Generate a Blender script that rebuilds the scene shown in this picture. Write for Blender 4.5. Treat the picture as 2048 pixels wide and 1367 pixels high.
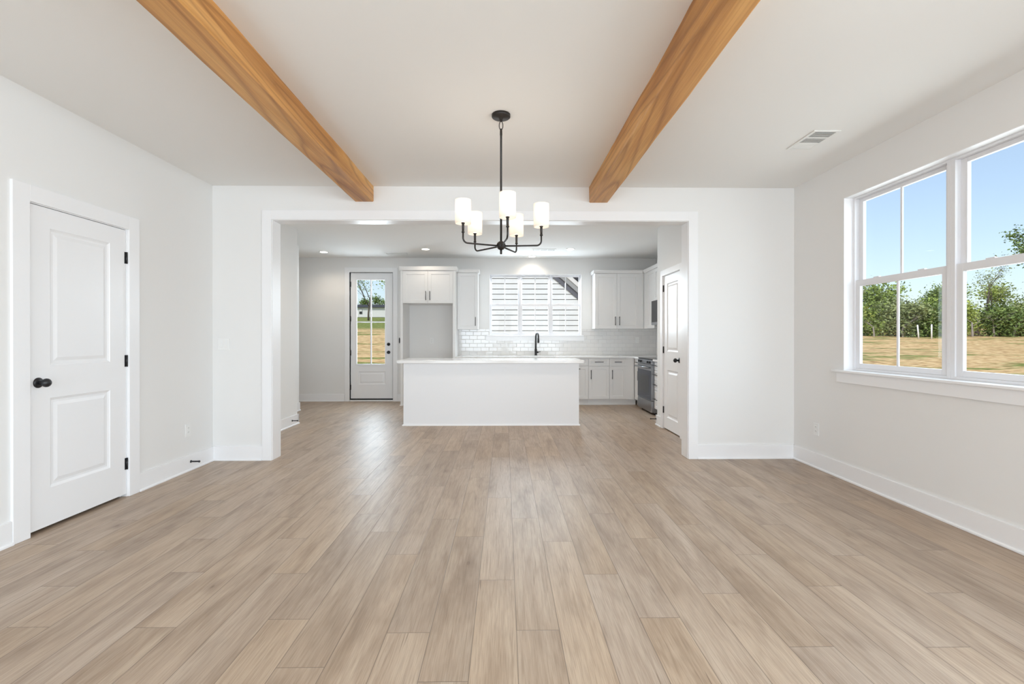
import bpy, bmesh, math, random
from mathutils import Vector, Matrix, noise as mnoise

for o in list(bpy.data.objects):
    bpy.data.objects.remove(o)
S = bpy.context.scene
COL = S.collection
R = math.radians
rnd = random.Random(11)

# ------------------------------------------------------------------ camera
cam_d = bpy.data.cameras.new('camera')
cam = bpy.data.objects.new('camera', cam_d)
COL.objects.link(cam)
FPX = 938.0
cam_d.sensor_fit = 'HORIZONTAL'
cam_d.sensor_width = 36.0
cam_d.lens = 36.0 * FPX / 2048.0
cam_d.shift_x = 1.5 / 2048.0
cam_d.shift_y = -6.0 / 2048.0
cam_d.clip_start = 0.05
cam_d.clip_end = 600
cam.location = (0, 0, 1.222)
cam.rotation_euler = (math.pi / 2 - 0.002, 0, -0.0139)
S.camera = cam

# ------------------------------------------------------------------ view
S.view_settings.view_transform = 'Standard'
S.view_settings.look = 'None'
S.view_settings.exposure = 0.18
S.view_settings.gamma = 1.0
S.view_settings.use_curve_mapping = False
S.cycles.max_bounces = 12
S.cycles.diffuse_bounces = 8
S.cycles.glossy_bounces = 6
S.cycles.transparent_max_bounces = 24
S.cycles.sample_clamp_indirect = 6.0
S.cycles.caustics_reflective = False
S.cycles.caustics_refractive = False
S.cycles.use_denoising = True

# ------------------------------------------------------------------ sky and sun
W = bpy.data.worlds.new('world')
S.world = W
W.use_nodes = True
nt = W.node_tree
nt.nodes.clear()
sky = nt.nodes.new('ShaderNodeTexSky')
sky.sky_type = 'NISHITA'
sky.sun_disc = False
sky.sun_elevation = R(48)
sky.sun_rotation = R(215)
sky.altitude = 100
sky.air_density = 1.0
sky.dust_density = 1.6
sky.ozone_density = 1.0
bg = nt.nodes.new('ShaderNodeBackground')
bg.inputs['Strength'].default_value = 0.185
wo = nt.nodes.new('ShaderNodeOutputWorld')
tint = nt.nodes.new('ShaderNodeMix')
tint.data_type = 'RGBA'
tint.blend_type = 'MULTIPLY'
tint.inputs[0].default_value = 1.0
tint.inputs[7].default_value = (1.03, 0.975, 1.0, 1)
nt.links.new(sky.outputs[0], tint.inputs[6])
haze = nt.nodes.new('ShaderNodeMix')
haze.data_type = 'RGBA'
haze.inputs[0].default_value = 0.35
haze.inputs[7].default_value = (3.2, 4.0, 4.5, 1)
nt.links.new(tint.outputs[2], haze.inputs[6])
nt.links.new(haze.outputs[2], bg.inputs[0])
nt.links.new(bg.outputs[0], wo.inputs[0])


def light(name, kind, loc, energy, color=(1, 1, 1), rot=(0, 0, 0), **kw):
    d = bpy.data.lights.new(name, kind)
    d.energy = energy
    d.color = color
    for k, v in kw.items():
        setattr(d, k, v)
    o = bpy.data.objects.new(name, d)
    COL.objects.link(o)
    o.location = loc
    o.rotation_euler = rot
    return o


sun_dir = Vector((0.42, 0.62, -0.80)).normalized()
sun = light('sun', 'SUN', (0, 0, 30), 2.5, (1.0, 0.96, 0.90), angle=R(0.6))
sun.rotation_euler = sun_dir.to_track_quat('-Z', 'Y').to_euler()
# added daylight lamps; the rear and side ones fill from made-up, unseen windows
DAY = (0.78, 0.895, 1.0)
light('daylight_rear_left', 'AREA', (-1.45, -4.12, 1.35), 118, DAY, (R(90), 0, 0), shape='RECTANGLE', size=2.3, size_y=2.2)
light('daylight_rear_right', 'AREA', (1.45, -4.12, 1.35), 118, DAY, (R(90), 0, 0), shape='RECTANGLE', size=2.3, size_y=2.2)
light('daylight_side', 'AREA', (3.25, -0.9, 1.69), 175, DAY, (R(72), 0, R(90)), shape='RECTANGLE', size=3.2, size_y=1.4)
light('daylight_window', 'AREA', (3.45, 3.13, 2.0), 58, DAY, (R(62), 0, R(90)), shape='RECTANGLE', size=2.4, size_y=2.2)
light('daylight_kitchen_window', 'AREA', (0.6, 9.42, 1.90), 66, DAY, (R(62), 0, R(180)), shape='RECTANGLE', size=1.7, size_y=1.1)
light('daylight_glazed_door', 'AREA', (-2.59, 9.42, 1.53), 32, DAY, (R(85), 0, R(180)), shape='RECTANGLE', size=0.54, size_y=1.6)

# ------------------------------------------------------------------ materials


def nodes(m):
    m.use_nodes = True
    return m.node_tree.nodes, m.node_tree.links


def pbr(name, col, rough=0.5, metal=0.0, spec=0.5, noise=0.0, nscale=8.0, bump=0.0, bscale=200.0, coat=0.0):
    m = bpy.data.materials.new(name)
    n, l = nodes(m)
    b = n['Principled BSDF']
    b.inputs['Base Color'].default_value = (*col, 1)
    b.inputs['Roughness'].default_value = rough
    b.inputs['Metallic'].default_value = metal
    b.inputs['Specular IOR Level'].default_value = spec
    if coat:
        b.inputs['Coat Weight'].default_value = coat
        b.inputs['Coat Roughness'].default_value = 0.1
    tc = n.new('ShaderNodeTexCoord')
    if noise:
        t = n.new('ShaderNodeTexNoise')
        t.inputs['Scale'].default_value = nscale
        t.inputs['Detail'].default_value = 4
        l.new(tc.outputs['Object'], t.inputs['Vector'])
        mx = n.new('ShaderNodeMix')
        mx.data_type = 'RGBA'
        mx.inputs[6].default_value = (*[c * (1 - noise) for c in col], 1)
        mx.inputs[7].default_value = (*[min(1, c * (1 + noise)) for c in col], 1)
        l.new(t.outputs['Fac'], mx.inputs[0])
        l.new(mx.outputs[2], b.inputs['Base Color'])
    if bump:
        t2 = n.new('ShaderNodeTexNoise')
        t2.inputs['Scale'].default_value = bscale
        t2.inputs['Detail'].default_value = 3
        l.new(tc.outputs['Object'], t2.inputs['Vector'])
        bp = n.new('ShaderNodeBump')
        bp.inputs['Strength'].default_value = bump
        bp.inputs['Distance'].default_value = 0.002
        l.new(t2.outputs['Fac'], bp.inputs['Height'])
        l.new(bp.outputs[0], b.inputs['Normal'])
    return m


M = {}
M['wall'] = pbr('wall_paint', (0.80, 0.795, 0.785), 0.75, spec=0.3, bump=0.08, bscale=140)
M['ceil'] = pbr('ceiling_paint', (0.85, 0.845, 0.83), 0.9, spec=0.2, bump=0.06, bscale=120)
M['trim'] = pbr('trim_paint', (0.86, 0.86, 0.87), 0.32, spec=0.5)
M['door'] = pbr('door_paint', (0.85, 0.85, 0.86), 0.30, spec=0.5)
M['cab'] = pbr('cabinet_paint', (0.82, 0.815, 0.81), 0.38, spec=0.45)
M['island'] = pbr('island_panel_paint', (0.83, 0.84, 0.86), 0.38, spec=0.45)
M['quartz'] = pbr('white_quartz', (0.84, 0.84, 0.84), 0.12, spec=0.55, noise=0.03, nscale=14)
M['black'] = pbr('matte_black_metal', (0.012, 0.012, 0.014), 0.38, metal=0.0, spec=0.5, noise=0.2, nscale=30)
M['bronze'] = pbr('oil_rubbed_bronze', (0.016, 0.012, 0.010), 0.42, metal=0.2, spec=0.5, noise=0.25, nscale=40)
M['steel'] = pbr('stainless_steel', (0.34, 0.35, 0.37), 0.30, metal=1.0, noise=0.05, nscale=3)
M['blackglass'] = pbr('black_glass', (0.012, 0.014, 0.018), 0.08, spec=0.3, noise=0.1, nscale=5)
M['ovenglass'] = pbr('oven_door_glass', (0.030, 0.038, 0.058), 0.10, spec=0.22, noise=0.1, nscale=5)
M['plastic'] = pbr('white_plastic', (0.82, 0.82, 0.81), 0.35, spec=0.5, noise=0.01)
M['slot'] = pbr('outlet_slot', (0.03, 0.03, 0.03), 0.6, noise=0.05)
M['vent'] = pbr('vent_enamel', (0.82, 0.82, 0.80), 0.4, noise=0.01)
M['duct'] = pbr('duct_interior', (0.05, 0.05, 0.05), 0.7, noise=0.1)
M['vinyl'] = pbr('window_vinyl', (0.78, 0.78, 0.80), 0.35, spec=0.5, noise=0.005)
M['roof'] = pbr('charcoal_shingles', (0.035, 0.036, 0.042), 0.9, noise=0.4, nscale=12, bump=0.5, bscale=30)
M['slate'] = pbr('slate_painted_trim', (0.12, 0.125, 0.15), 0.6, noise=0.08)  # also holds the shadow tone under the neighbour's roof edge
M['fascia'] = pbr('grey_fascia', (0.30, 0.31, 0.32), 0.6, noise=0.06)
M['extwhite'] = pbr('white_exterior_paint', (0.66, 0.66, 0.66), 0.6, noise=0.03)
M['skirt'] = pbr('grey_skirting', (0.20, 0.20, 0.20), 0.8, noise=0.1)
M['bark'] = pbr('grey_bark', (0.13, 0.105, 0.085), 0.95, noise=0.45, nscale=9, bump=0.6, bscale=25)
M['deadwood'] = pbr('pale_dead_wood', (0.30, 0.27, 0.24), 0.95, noise=0.3, nscale=9)
M['post'] = pbr('white_marker', (0.8, 0.8, 0.78), 0.6, noise=0.03)


def mat_glass():
    m = bpy.data.materials.new('window_glass')
    n, l = nodes(m)
    n.clear()
    out = n.new('ShaderNodeOutputMaterial')
    tr = n.new('ShaderNodeBsdfTransparent')
    tr.inputs[0].default_value = (0.97, 0.985, 0.98, 1)
    gl = n.new('ShaderNodeBsdfGlossy')
    gl.inputs['Roughness'].default_value = 0.01
    lw = n.new('ShaderNodeLayerWeight')
    lw.inputs['Blend'].default_value = 0.5
    p5 = n.new('ShaderNodeMath')
    p5.operation = 'POWER'
    p5.inputs[1].default_value = 5.0
    l.new(lw.outputs['Facing'], p5.inputs[0])
    fr = n.new('ShaderNodeMath')
    fr.operation = 'MULTIPLY_ADD'
    fr.inputs[1].default_value = 0.96
    fr.inputs[2].default_value = 0.006
    l.new(p5.outputs[0], fr.inputs[0])
    mx = n.new('ShaderNodeMixShader')
    l.new(fr.outputs[0], mx.inputs[0])
    l.new(tr.outputs[0], mx.inputs[1])
    l.new(gl.outputs[0], mx.inputs[2])
    l.new(mx.outputs[0], out.inputs[0])
    return m


M['glass'] = mat_glass()


def mat_shade():
    m = bpy.data.materials.new('white_linen_lampshade')
    n, l = nodes(m)
    n.clear()
    out = n.new('ShaderNodeOutputMaterial')
    df = n.new('ShaderNodeBsdfDiffuse')
    df.inputs[0].default_value = (0.90, 0.87, 0.83, 1)
    tl = n.new('ShaderNodeBsdfTranslucent')
    tl.inputs[0].default_value = (0.95, 0.90, 0.85, 1)
    mx = n.new('ShaderNodeMixShader')
    mx.inputs[0].default_value = 0.55
    l.new(df.outputs[0], mx.inputs[1])
    l.new(tl.outputs[0], mx.inputs[2])
    l.new(mx.outputs[0], out.inputs[0])
    return m


M['shade'] = mat_shade()


def mat_emit(name, col, st):
    m = bpy.data.materials.new(name)
    n, l = nodes(m)
    b = n['Principled BSDF']
    b.inputs['Base Color'].default_value = (0.9, 0.9, 0.88, 1)
    b.inputs['Emission Color'].default_value = (*col, 1)
    b.inputs['Emission Strength'].default_value = st
    return m


M['bulb'] = mat_emit('lit_bulb', (1.0, 0.90, 0.78), 3.5)
M['lens'] = mat_emit('lit_downlight_lens', (1.0, 0.95, 0.86), 9.0)


def math_node(n, l, op, a, b=None, c=None):
    t = n.new('ShaderNodeMath')
    t.operation = op
    for i, v in enumerate((a, b, c)):
        if v is None:
            continue
        if isinstance(v, (int, float)):
            t.inputs[i].default_value = v
        else:
            l.new(v, t.inputs[i])
    return t.outputs[0]


def ramp(n, l, fac, stops):
    r = n.new('ShaderNodeValToRGB')
    e = r.color_ramp.elements
    while len(e) < len(stops):
        e.new(0.5)
    for i, (p, c) in enumerate(stops):
        e[i].position = p
        e[i].color = (*c, 1) if len(c) == 3 else c
    l.new(fac, r.inputs[0])
    return r.outputs[0]


def mixc(n, l, mode, fac, a, b):
    x = n.new('ShaderNodeMix')
    x.data_type = 'RGBA'
    x.blend_type = mode
    for i, v in ((0, fac), (6, a), (7, b)):
        if isinstance(v, (int, float)):
            x.inputs[i].default_value = v
        elif isinstance(v, tuple):
            x.inputs[i].default_value = (*v, 1)
        else:
            l.new(v, x.inputs[i])
    return x.outputs[2]


PW, PL = 0.1795, 1.219


def mat_floor():
    m = bpy.data.materials.new('oak_plank_flooring')
    n, l = nodes(m)
    b = n['Principled BSDF']
    uv = n.new('ShaderNodeUVMap')
    uv.uv_map = 'plank_uv'
    at = n.new('ShaderNodeVertexColor')
    at.layer_name = 'plank_random'
    sp = n.new('ShaderNodeSeparateXYZ')
    l.new(uv.outputs[0], sp.inputs[0])
    sc = n.new('ShaderNodeSeparateColor')
    l.new(at.outputs[0], sc.inputs[0])
    u, v = sp.outputs[0], sp.outputs[1]
    r1, r2, r3 = sc.outputs[0], sc.outputs[1], sc.outputs[2]

    def vec(su, sv, off):
        c = n.new('ShaderNodeCombineXYZ')
        l.new(math_node(n, l, 'MULTIPLY', u, su), c.inputs[0])
        l.new(math_node(n, l, 'MULTIPLY', v, sv), c.inputs[1])
        l.new(math_node(n, l, 'MULTIPLY', r1, off), c.inputs[2])
        return c.outputs[0]

    def nz(vc, scale, det, dist=0.0, rough=0.55):
        t = n.new('ShaderNodeTexNoise')
        t.inputs['Scale'].default_value = scale
        t.inputs['Detail'].default_value = det
        t.inputs['Roughness'].default_value = rough
        t.inputs['Distortion'].default_value = dist
        l.new(vc, t.inputs['Vector'])
        return t.outputs['Fac']

    broad = nz(vec(7.0, 0.9, 90), 1.0, 3, 0.9)
    streak = nz(vec(85.0, 1.7, 70), 1.0, 5, 0.9, 0.62)
    fine = nz(vec(330.0, 8.0, 50), 1.0, 2)
    blotch = nz(vec(6.0, 2.2, 33), 1.0, 3, 0.5)
    base = ramp(n, l, broad, [(0.25, (0.315, 0.235, 0.170)), (0.48, (0.412, 0.320, 0.242)), (0.75, (0.480, 0.390, 0.306))])
    st = ramp(n, l, streak, [(0.30, (0.82, 0.79, 0.76)), (0.50, (1, 1, 1)), (0.72, (1.06, 1.06, 1.06))])
    c = mixc(n, l, 'MULTIPLY', 0.75, base, st)
    fi = ramp(n, l, fine, [(0.32, (0.78, 0.75, 0.72)), (0.58, (1.04, 1.04, 1.04))])
    c = mixc(n, l, 'MULTIPLY', 0.8, c, fi)
    bl = ramp(n, l, blotch, [(0.28, (0.74, 0.70, 0.67)), (0.50, (1.02, 1.02, 1.02))])
    c = mixc(n, l, 'MULTIPLY', 0.62, c, bl)
    fl = math_node(n, l, 'FRACT', math_node(n, l, 'MULTIPLY', nz(vec(5.5, 0.55, 61), 1.0, 2, 0.35), 9.0))
    fg = ramp(n, l, fl, [(0.0, (0.83, 0.80, 0.77)), (0.18, (1.0, 1.0, 1.0)), (0.75, (1.03, 1.03, 1.03)), (1.0, (0.86, 0.83, 0.80))])
    c = mixc(n, l, 'MULTIPLY', 0.55, c, fg)
    # board to board difference
    tone = ramp(n, l, r2, [(0.0, (0.92, 0.905, 0.89)), (0.5, (1.0, 0.99, 0.98)), (1.0, (1.06, 1.06, 1.06))])
    c = mixc(n, l, 'MULTIPLY', 1.0, c, tone)
    hue = ramp(n, l, r3, [(0.0, (1.03, 1.0, 0.94)), (1.0, (0.985, 1.0, 1.03))])
    c = mixc(n, l, 'MULTIPLY', 1.0, c, hue)
    # knots and dark checks
    vo = n.new('ShaderNodeTexVoronoi')
    vo.inputs['Scale'].default_value = 1.0
    l.new(vec(7.5, 4.0, 41), vo.inputs['Vector'])
    vc2 = n.new('ShaderNodeSeparateColor')
    l.new(vo.outputs['Color'], vc2.inputs[0])
    few = math_node(n, l, 'GREATER_THAN', vc2.outputs[0], 0.83)
    dst = math_node(n, l, 'ADD', vo.outputs['Distance'], math_node(n, l, 'MULTIPLY', math_node(n, l, 'SUBTRACT', streak, 0.5), 0.30))
    kn = ramp(n, l, dst, [(0.045, (1, 1, 1)), (0.095, (0.38, 0.38, 0.38)), (0.36, (0, 0, 0))])
    kf = math_node(n, l, 'MULTIPLY', math_node(n, l, 'MULTIPLY', kn, few), 0.85)
    c = mixc(n, l, 'MIX', kf, c, (0.17, 0.108, 0.070))
    ck = nz(vec(95.0, 2.6, 77), 1.0, 2, 0.6)
    ckm = nz(vec(4.0, 1.3, 19), 1.0, 2)
    cf = math_node(n, l, 'MULTIPLY', ramp(n, l, ck, [(0.665, (0, 0, 0)), (0.72, (1, 1, 1))]), ramp(n, l, ckm, [(0.53, (0, 0, 0)), (0.60, (1, 1, 1))]))
    c = mixc(n, l, 'MIX', math_node(n, l, 'MULTIPLY', cf, 0.65), c, (0.13, 0.082, 0.052))
    # bevelled joints
    cen = math_node(n, l, 'ABSOLUTE', math_node(n, l, 'SUBTRACT', u, PW / 2))
    du = math_node(n, l, 'SUBTRACT', PW / 2, cen)
    uv2 = n.new('ShaderNodeUVMap')
    uv2.uv_map = 'plank_end'
    sp2 = n.new('ShaderNodeSeparateXYZ')
    l.new(uv2.outputs[0], sp2.inputs[0])
    cev = math_node(n, l, 'ABSOLUTE', math_node(n, l, 'SUBTRACT', sp2.outputs[1], PL / 2))
    dv = math_node(n, l, 'SUBTRACT', PL / 2, cev)
    d = math_node(n, l, 'MINIMUM', du, dv)
    mr = n.new('ShaderNodeMapRange')
    mr.inputs['From Min'].default_value = 0.0004
    mr.inputs['From Max'].default_value = 0.0028
    l.new(d, mr.inputs[0])
    c = mixc(n, l, 'MIX', math_node(n, l, 'MULTIPLY', math_node(n, l, 'SUBTRACT', 1.0, mr.outputs[0]), 0.66), c, (0.10, 0.070, 0.050))
    l.new(c, b.inputs['Base Color'])
    rr = ramp(n, l, streak, [(0.2, (0.45, 0.45, 0.45)), (0.8, (0.38, 0.38, 0.38))])
    l.new(rr, b.inputs['Roughness'])
    b.inputs['Specular IOR Level'].default_value = 0.5
    h = math_node(n, l, 'ADD', math_node(n, l, 'MULTIPLY', mr.outputs[0], 1.0), math_node(n, l, 'MULTIPLY', fine, 0.12))
    bp = n.new('ShaderNodeBump')
    bp.inputs['Strength'].default_value = 0.35
    bp.inputs['Distance'].default_value = 0.0012
    l.new(h, bp.inputs['Height'])
    l.new(bp.outputs[0], b.inputs['Normal'])
    return m


M['floor'] = mat_floor()


def mat_beam():
    m = bpy.data.materials.new('honey_stained_timber')
    n, l = nodes(m)
    b = n['Principled BSDF']
    tc = n.new('ShaderNodeTexCoord')
    oi = n.new('ShaderNodeObjectInfo')
    mp = n.new('ShaderNodeMapping')
    mp.inputs['Scale'].default_value = (7.0, 0.55, 7.0)
    l.new(tc.outputs['Object'], mp.inputs['Vector'])
    ad = n.new('ShaderNodeVectorMath')
    l.new(mp.outputs[0], ad.inputs[0])
    cb = n.new('ShaderNodeCombineXYZ')
    l.new(math_node(n, l, 'MULTIPLY', oi.outputs['Random'], 30), cb.inputs[1])
    l.new(cb.outputs[0], ad.inputs[1])

    def nz(vecout, scale, det, dist):
        t = n.new('ShaderNodeTexNoise')
        t.inputs['Scale'].default_value = scale
        t.inputs['Detail'].default_value = det
        t.inputs['Distortion'].default_value = dist
        l.new(vecout, t.inputs['Vector'])
        return t.outputs['Fac']
    big = nz(ad.outputs[0], 0.9, 3, 0.6)
    rings = math_node(n, l, 'FRACT', math_node(n, l, 'MULTIPLY', nz(ad.outputs[0], 0.5, 1, 0.2), 11.0))
    mp2 = n.new('ShaderNodeMapping')
    mp2.inputs['Scale'].default_value = (90.0, 2.2, 90.0)
    l.new(tc.outputs['Object'], mp2.inputs['Vector'])
    fine = nz(mp2.outputs[0], 1.0, 4, 0.2)
    c = ramp(n, l, big, [(0.28, (0.38, 0.160, 0.043)), (0.5, (0.60, 0.300, 0.092)), (0.75, (0.74, 0.44, 0.170))])
    rg = ramp(n, l, rings, [(0.0, (0.50, 0.42, 0.36)), (0.22, (1, 1, 1)), (0.80, (1.05, 1.04, 1.0)), (1.0, (0.62, 0.54, 0.48))])
    c = mixc(n, l, 'MULTIPLY', 0.62, c, rg)
    fn = ramp(n, l, fine, [(0.3, (0.78, 0.73, 0.68)), (0.6, (1.05, 1.05, 1.05))])
    c = mixc(n, l, 'MULTIPLY', 0.7, c, fn)
    l.new(c, b.inputs['Base Color'])
    b.inputs['Roughness'].default_value = 0.42
    b.inputs['Specular IOR Level'].default_value = 0.4
    bp = n.new('ShaderNodeBump')
    bp.inputs['Strength'].default_value = 0.4
    bp.inputs['Distance'].default_value = 0.003
    l.new(fine, bp.inputs['Height'])
    l.new(bp.outputs[0], b.inputs['Normal'])
    return m


M['beam'] = mat_beam()


def mat_tile():
    m = bpy.data.materials.new('glossy_white_subway_tile')
    n, l = nodes(m)
    b = n['Principled BSDF']
    uv = n.new('ShaderNodeUVMap')
    br = n.new('ShaderNodeTexBrick')
    br.offset = 0.5
    br.inputs['Scale'].default_value = 1.0
    br.inputs['Brick Width'].default_value = 0.152
    br.inputs['Row Height'].default_value = 0.0765
    br.inputs['Mortar Size'].default_value = 0.0016
    br.inputs['Mortar Smooth'].default_value = 0.1
    br.inputs['Color1'].default_value = (0.78, 0.77, 0.755, 1)
    br.inputs['Color2'].default_value = (0.75, 0.74, 0.73, 1)
    br.inputs['Mortar'].default_value = (0.60, 0.59, 0.58, 1)
    l.new(uv.outputs[0], br.inputs['Vector'])
    l.new(br.outputs['Color'], b.inputs['Base Color'])
    rr = ramp(n, l, br.outputs['Fac'], [(0.0, (0.07, 0.07, 0.07)), (1.0, (0.7, 0.7, 0.7))])
    l.new(rr, b.inputs['Roughness'])
    b2 = n.new('ShaderNodeTexBrick')
    b2.offset = 0.5
    b2.inputs['Scale'].default_value = 1.0
    b2.inputs['Brick Width'].default_value = 0.152
    b2.inputs['Row Height'].default_value = 0.0765
    b2.inputs['Mortar Size'].default_value = 0.007
    b2.inputs['Mortar Smooth'].default_value = 1.0
    l.new(uv.outputs[0], b2.inputs['Vector'])
    t = n.new('ShaderNodeTexNoise')
    t.inputs['Scale'].default_value = 9.0
    t.inputs['Detail'].default_value = 1
    l.new(uv.outputs[0], t.inputs['Vector'])
    h = math_node(n, l, 'ADD', math_node(n, l, 'MULTIPLY', math_node(n, l, 'SUBTRACT', 1.0, b2.outputs['Fac']), 1.0),
                  math_node(n, l, 'MULTIPLY', t.outputs['Fac'], 0.9))
    bp = n.new('ShaderNodeBump')
    bp.inputs['Strength'].default_value = 0.7
    bp.inputs['Distance'].default_value = 0.003
    l.new(h, bp.inputs['Height'])
    l.new(bp.outputs[0], b.inputs['Normal'])
    return m


M['tile'] = mat_tile()


def mat_ground():
    m = bpy.data.materials.new('dry_field')
    n, l = nodes(m)
    b = n['Principled BSDF']
    tc = n.new('ShaderNodeTexCoord')

    def nz(sx, sy, det, dist=0.0):
        mp = n.new('ShaderNodeMapping')
        mp.inputs['Scale'].default_value = (sx, sy, 1.0)
        l.new(tc.outputs['Object'], mp.inputs['Vector'])
        t = n.new('ShaderNodeTexNoise')
        t.inputs['Scale'].default_value = 1.0
        t.inputs['Detail'].default_value = det
        t.inputs['Distortion'].default_value = dist
        l.new(mp.outputs[0], t.inputs['Vector'])
        return t.outputs['Fac']
    a = nz(0.20, 0.34, 5, 0.8)
    f = nz(3.0, 5.0, 5)
    g = nz(0.35, 0.9, 4, 0.3)
    c = ramp(n, l, f, [(0.3, (0.32, 0.20, 0.09)), (0.5, (0.62, 0.42, 0.21)), (0.72, (0.78, 0.60, 0.34))])
    gr = ramp(n, l, f, [(0.3, (0.10, 0.125, 0.03)), (0.55, (0.22, 0.25, 0.07)), (0.75, (0.38, 0.38, 0.14))])
    mask = ramp(n, l, math_node(n, l, 'ADD', math_node(n, l, 'MULTIPLY', a, 0.5), math_node(n, l, 'MULTIPLY', g, 0.5)), [(0.51, (0, 0, 0)), (0.60, (1, 1, 1))])
    # the lawn around the far house is green
    sp = n.new('ShaderNodeSeparateXYZ')
    l.new(tc.outputs['Object'], sp.inputs[0])
    mr = n.new('ShaderNodeMapRange')
    mr.inputs['From Min'].default_value = 46
    mr.inputs['From Max'].default_value = 54
    l.new(sp.outputs[1], mr.inputs[0])
    mk = math_node(n, l, 'MAXIMUM', mask, mr.outputs[0])
    c = mixc(n, l, 'MIX', mk, c, gr)
    l.new(c, b.inputs['Base Color'])
    b.inputs['Roughness'].default_value = 1.0
    b.inputs['Specular IOR Level'].default_value = 0.1
    bp = n.new('ShaderNodeBump')
    bp.inputs['Strength'].default_value = 0.8
    bp.inputs['Distance'].default_value = 0.08
    l.new(f, bp.inputs['Height'])
    l.new(bp.outputs[0], b.inputs['Normal'])
    return m


M['ground'] = mat_ground()


def mat_leaf(name, c1, c2):
    m = bpy.data.materials.new(name)
    n, l = nodes(m)
    b = n['Principled BSDF']
    tc = n.new('ShaderNodeTexCoord')
    t = n.new('ShaderNodeTexNoise')
    t.inputs['Scale'].default_value = 1.6
    t.inputs['Detail'].default_value = 4
    l.new(tc.outputs['Object'], t.inputs['Vector'])
    c = ramp(n, l, t.outputs['Fac'], [(0.3, c1), (0.7, c2)])
    l.new(c, b.inputs['Base Color'])
    b.inputs['Roughness'].default_value = 0.7
    b.inputs['Specular IOR Level'].default_value = 0.2
    return m


M['leafA'] = mat_leaf('mid_green_leaves', (0.14, 0.21, 0.045), (0.40, 0.50, 0.13))
M['leafB'] = mat_leaf('dark_green_leaves', (0.085, 0.14, 0.04), (0.25, 0.33, 0.10))
M['leafC'] = mat_leaf('yellow_green_leaves', (0.24, 0.30, 0.06), (0.50, 0.58, 0.17))
M['leafD'] = mat_leaf('grey_green_leaves', (0.15, 0.19, 0.075), (0.38, 0.43, 0.20))


def mat_siding():
    m = bpy.data.materials.new('white_lap_siding')
    n, l = nodes(m)
    b = n['Principled BSDF']
    tc = n.new('ShaderNodeTexCoord')
    t = n.new('ShaderNodeTexNoise')
    t.inputs['Scale'].default_value = 3.0
    l.new(tc.outputs['Object'], t.inputs['Vector'])
    c = ramp(n, l, t.outputs['Fac'], [(0.3, (0.66, 0.68, 0.69)), (0.7, (0.70, 0.72, 0.73))])
    l.new(c, b.inputs['Base Color'])
    b.inputs['Roughness'].default_value = 0.6
    return m


M['siding'] = mat_siding()

# ------------------------------------------------------------------ mesh helpers


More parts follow.
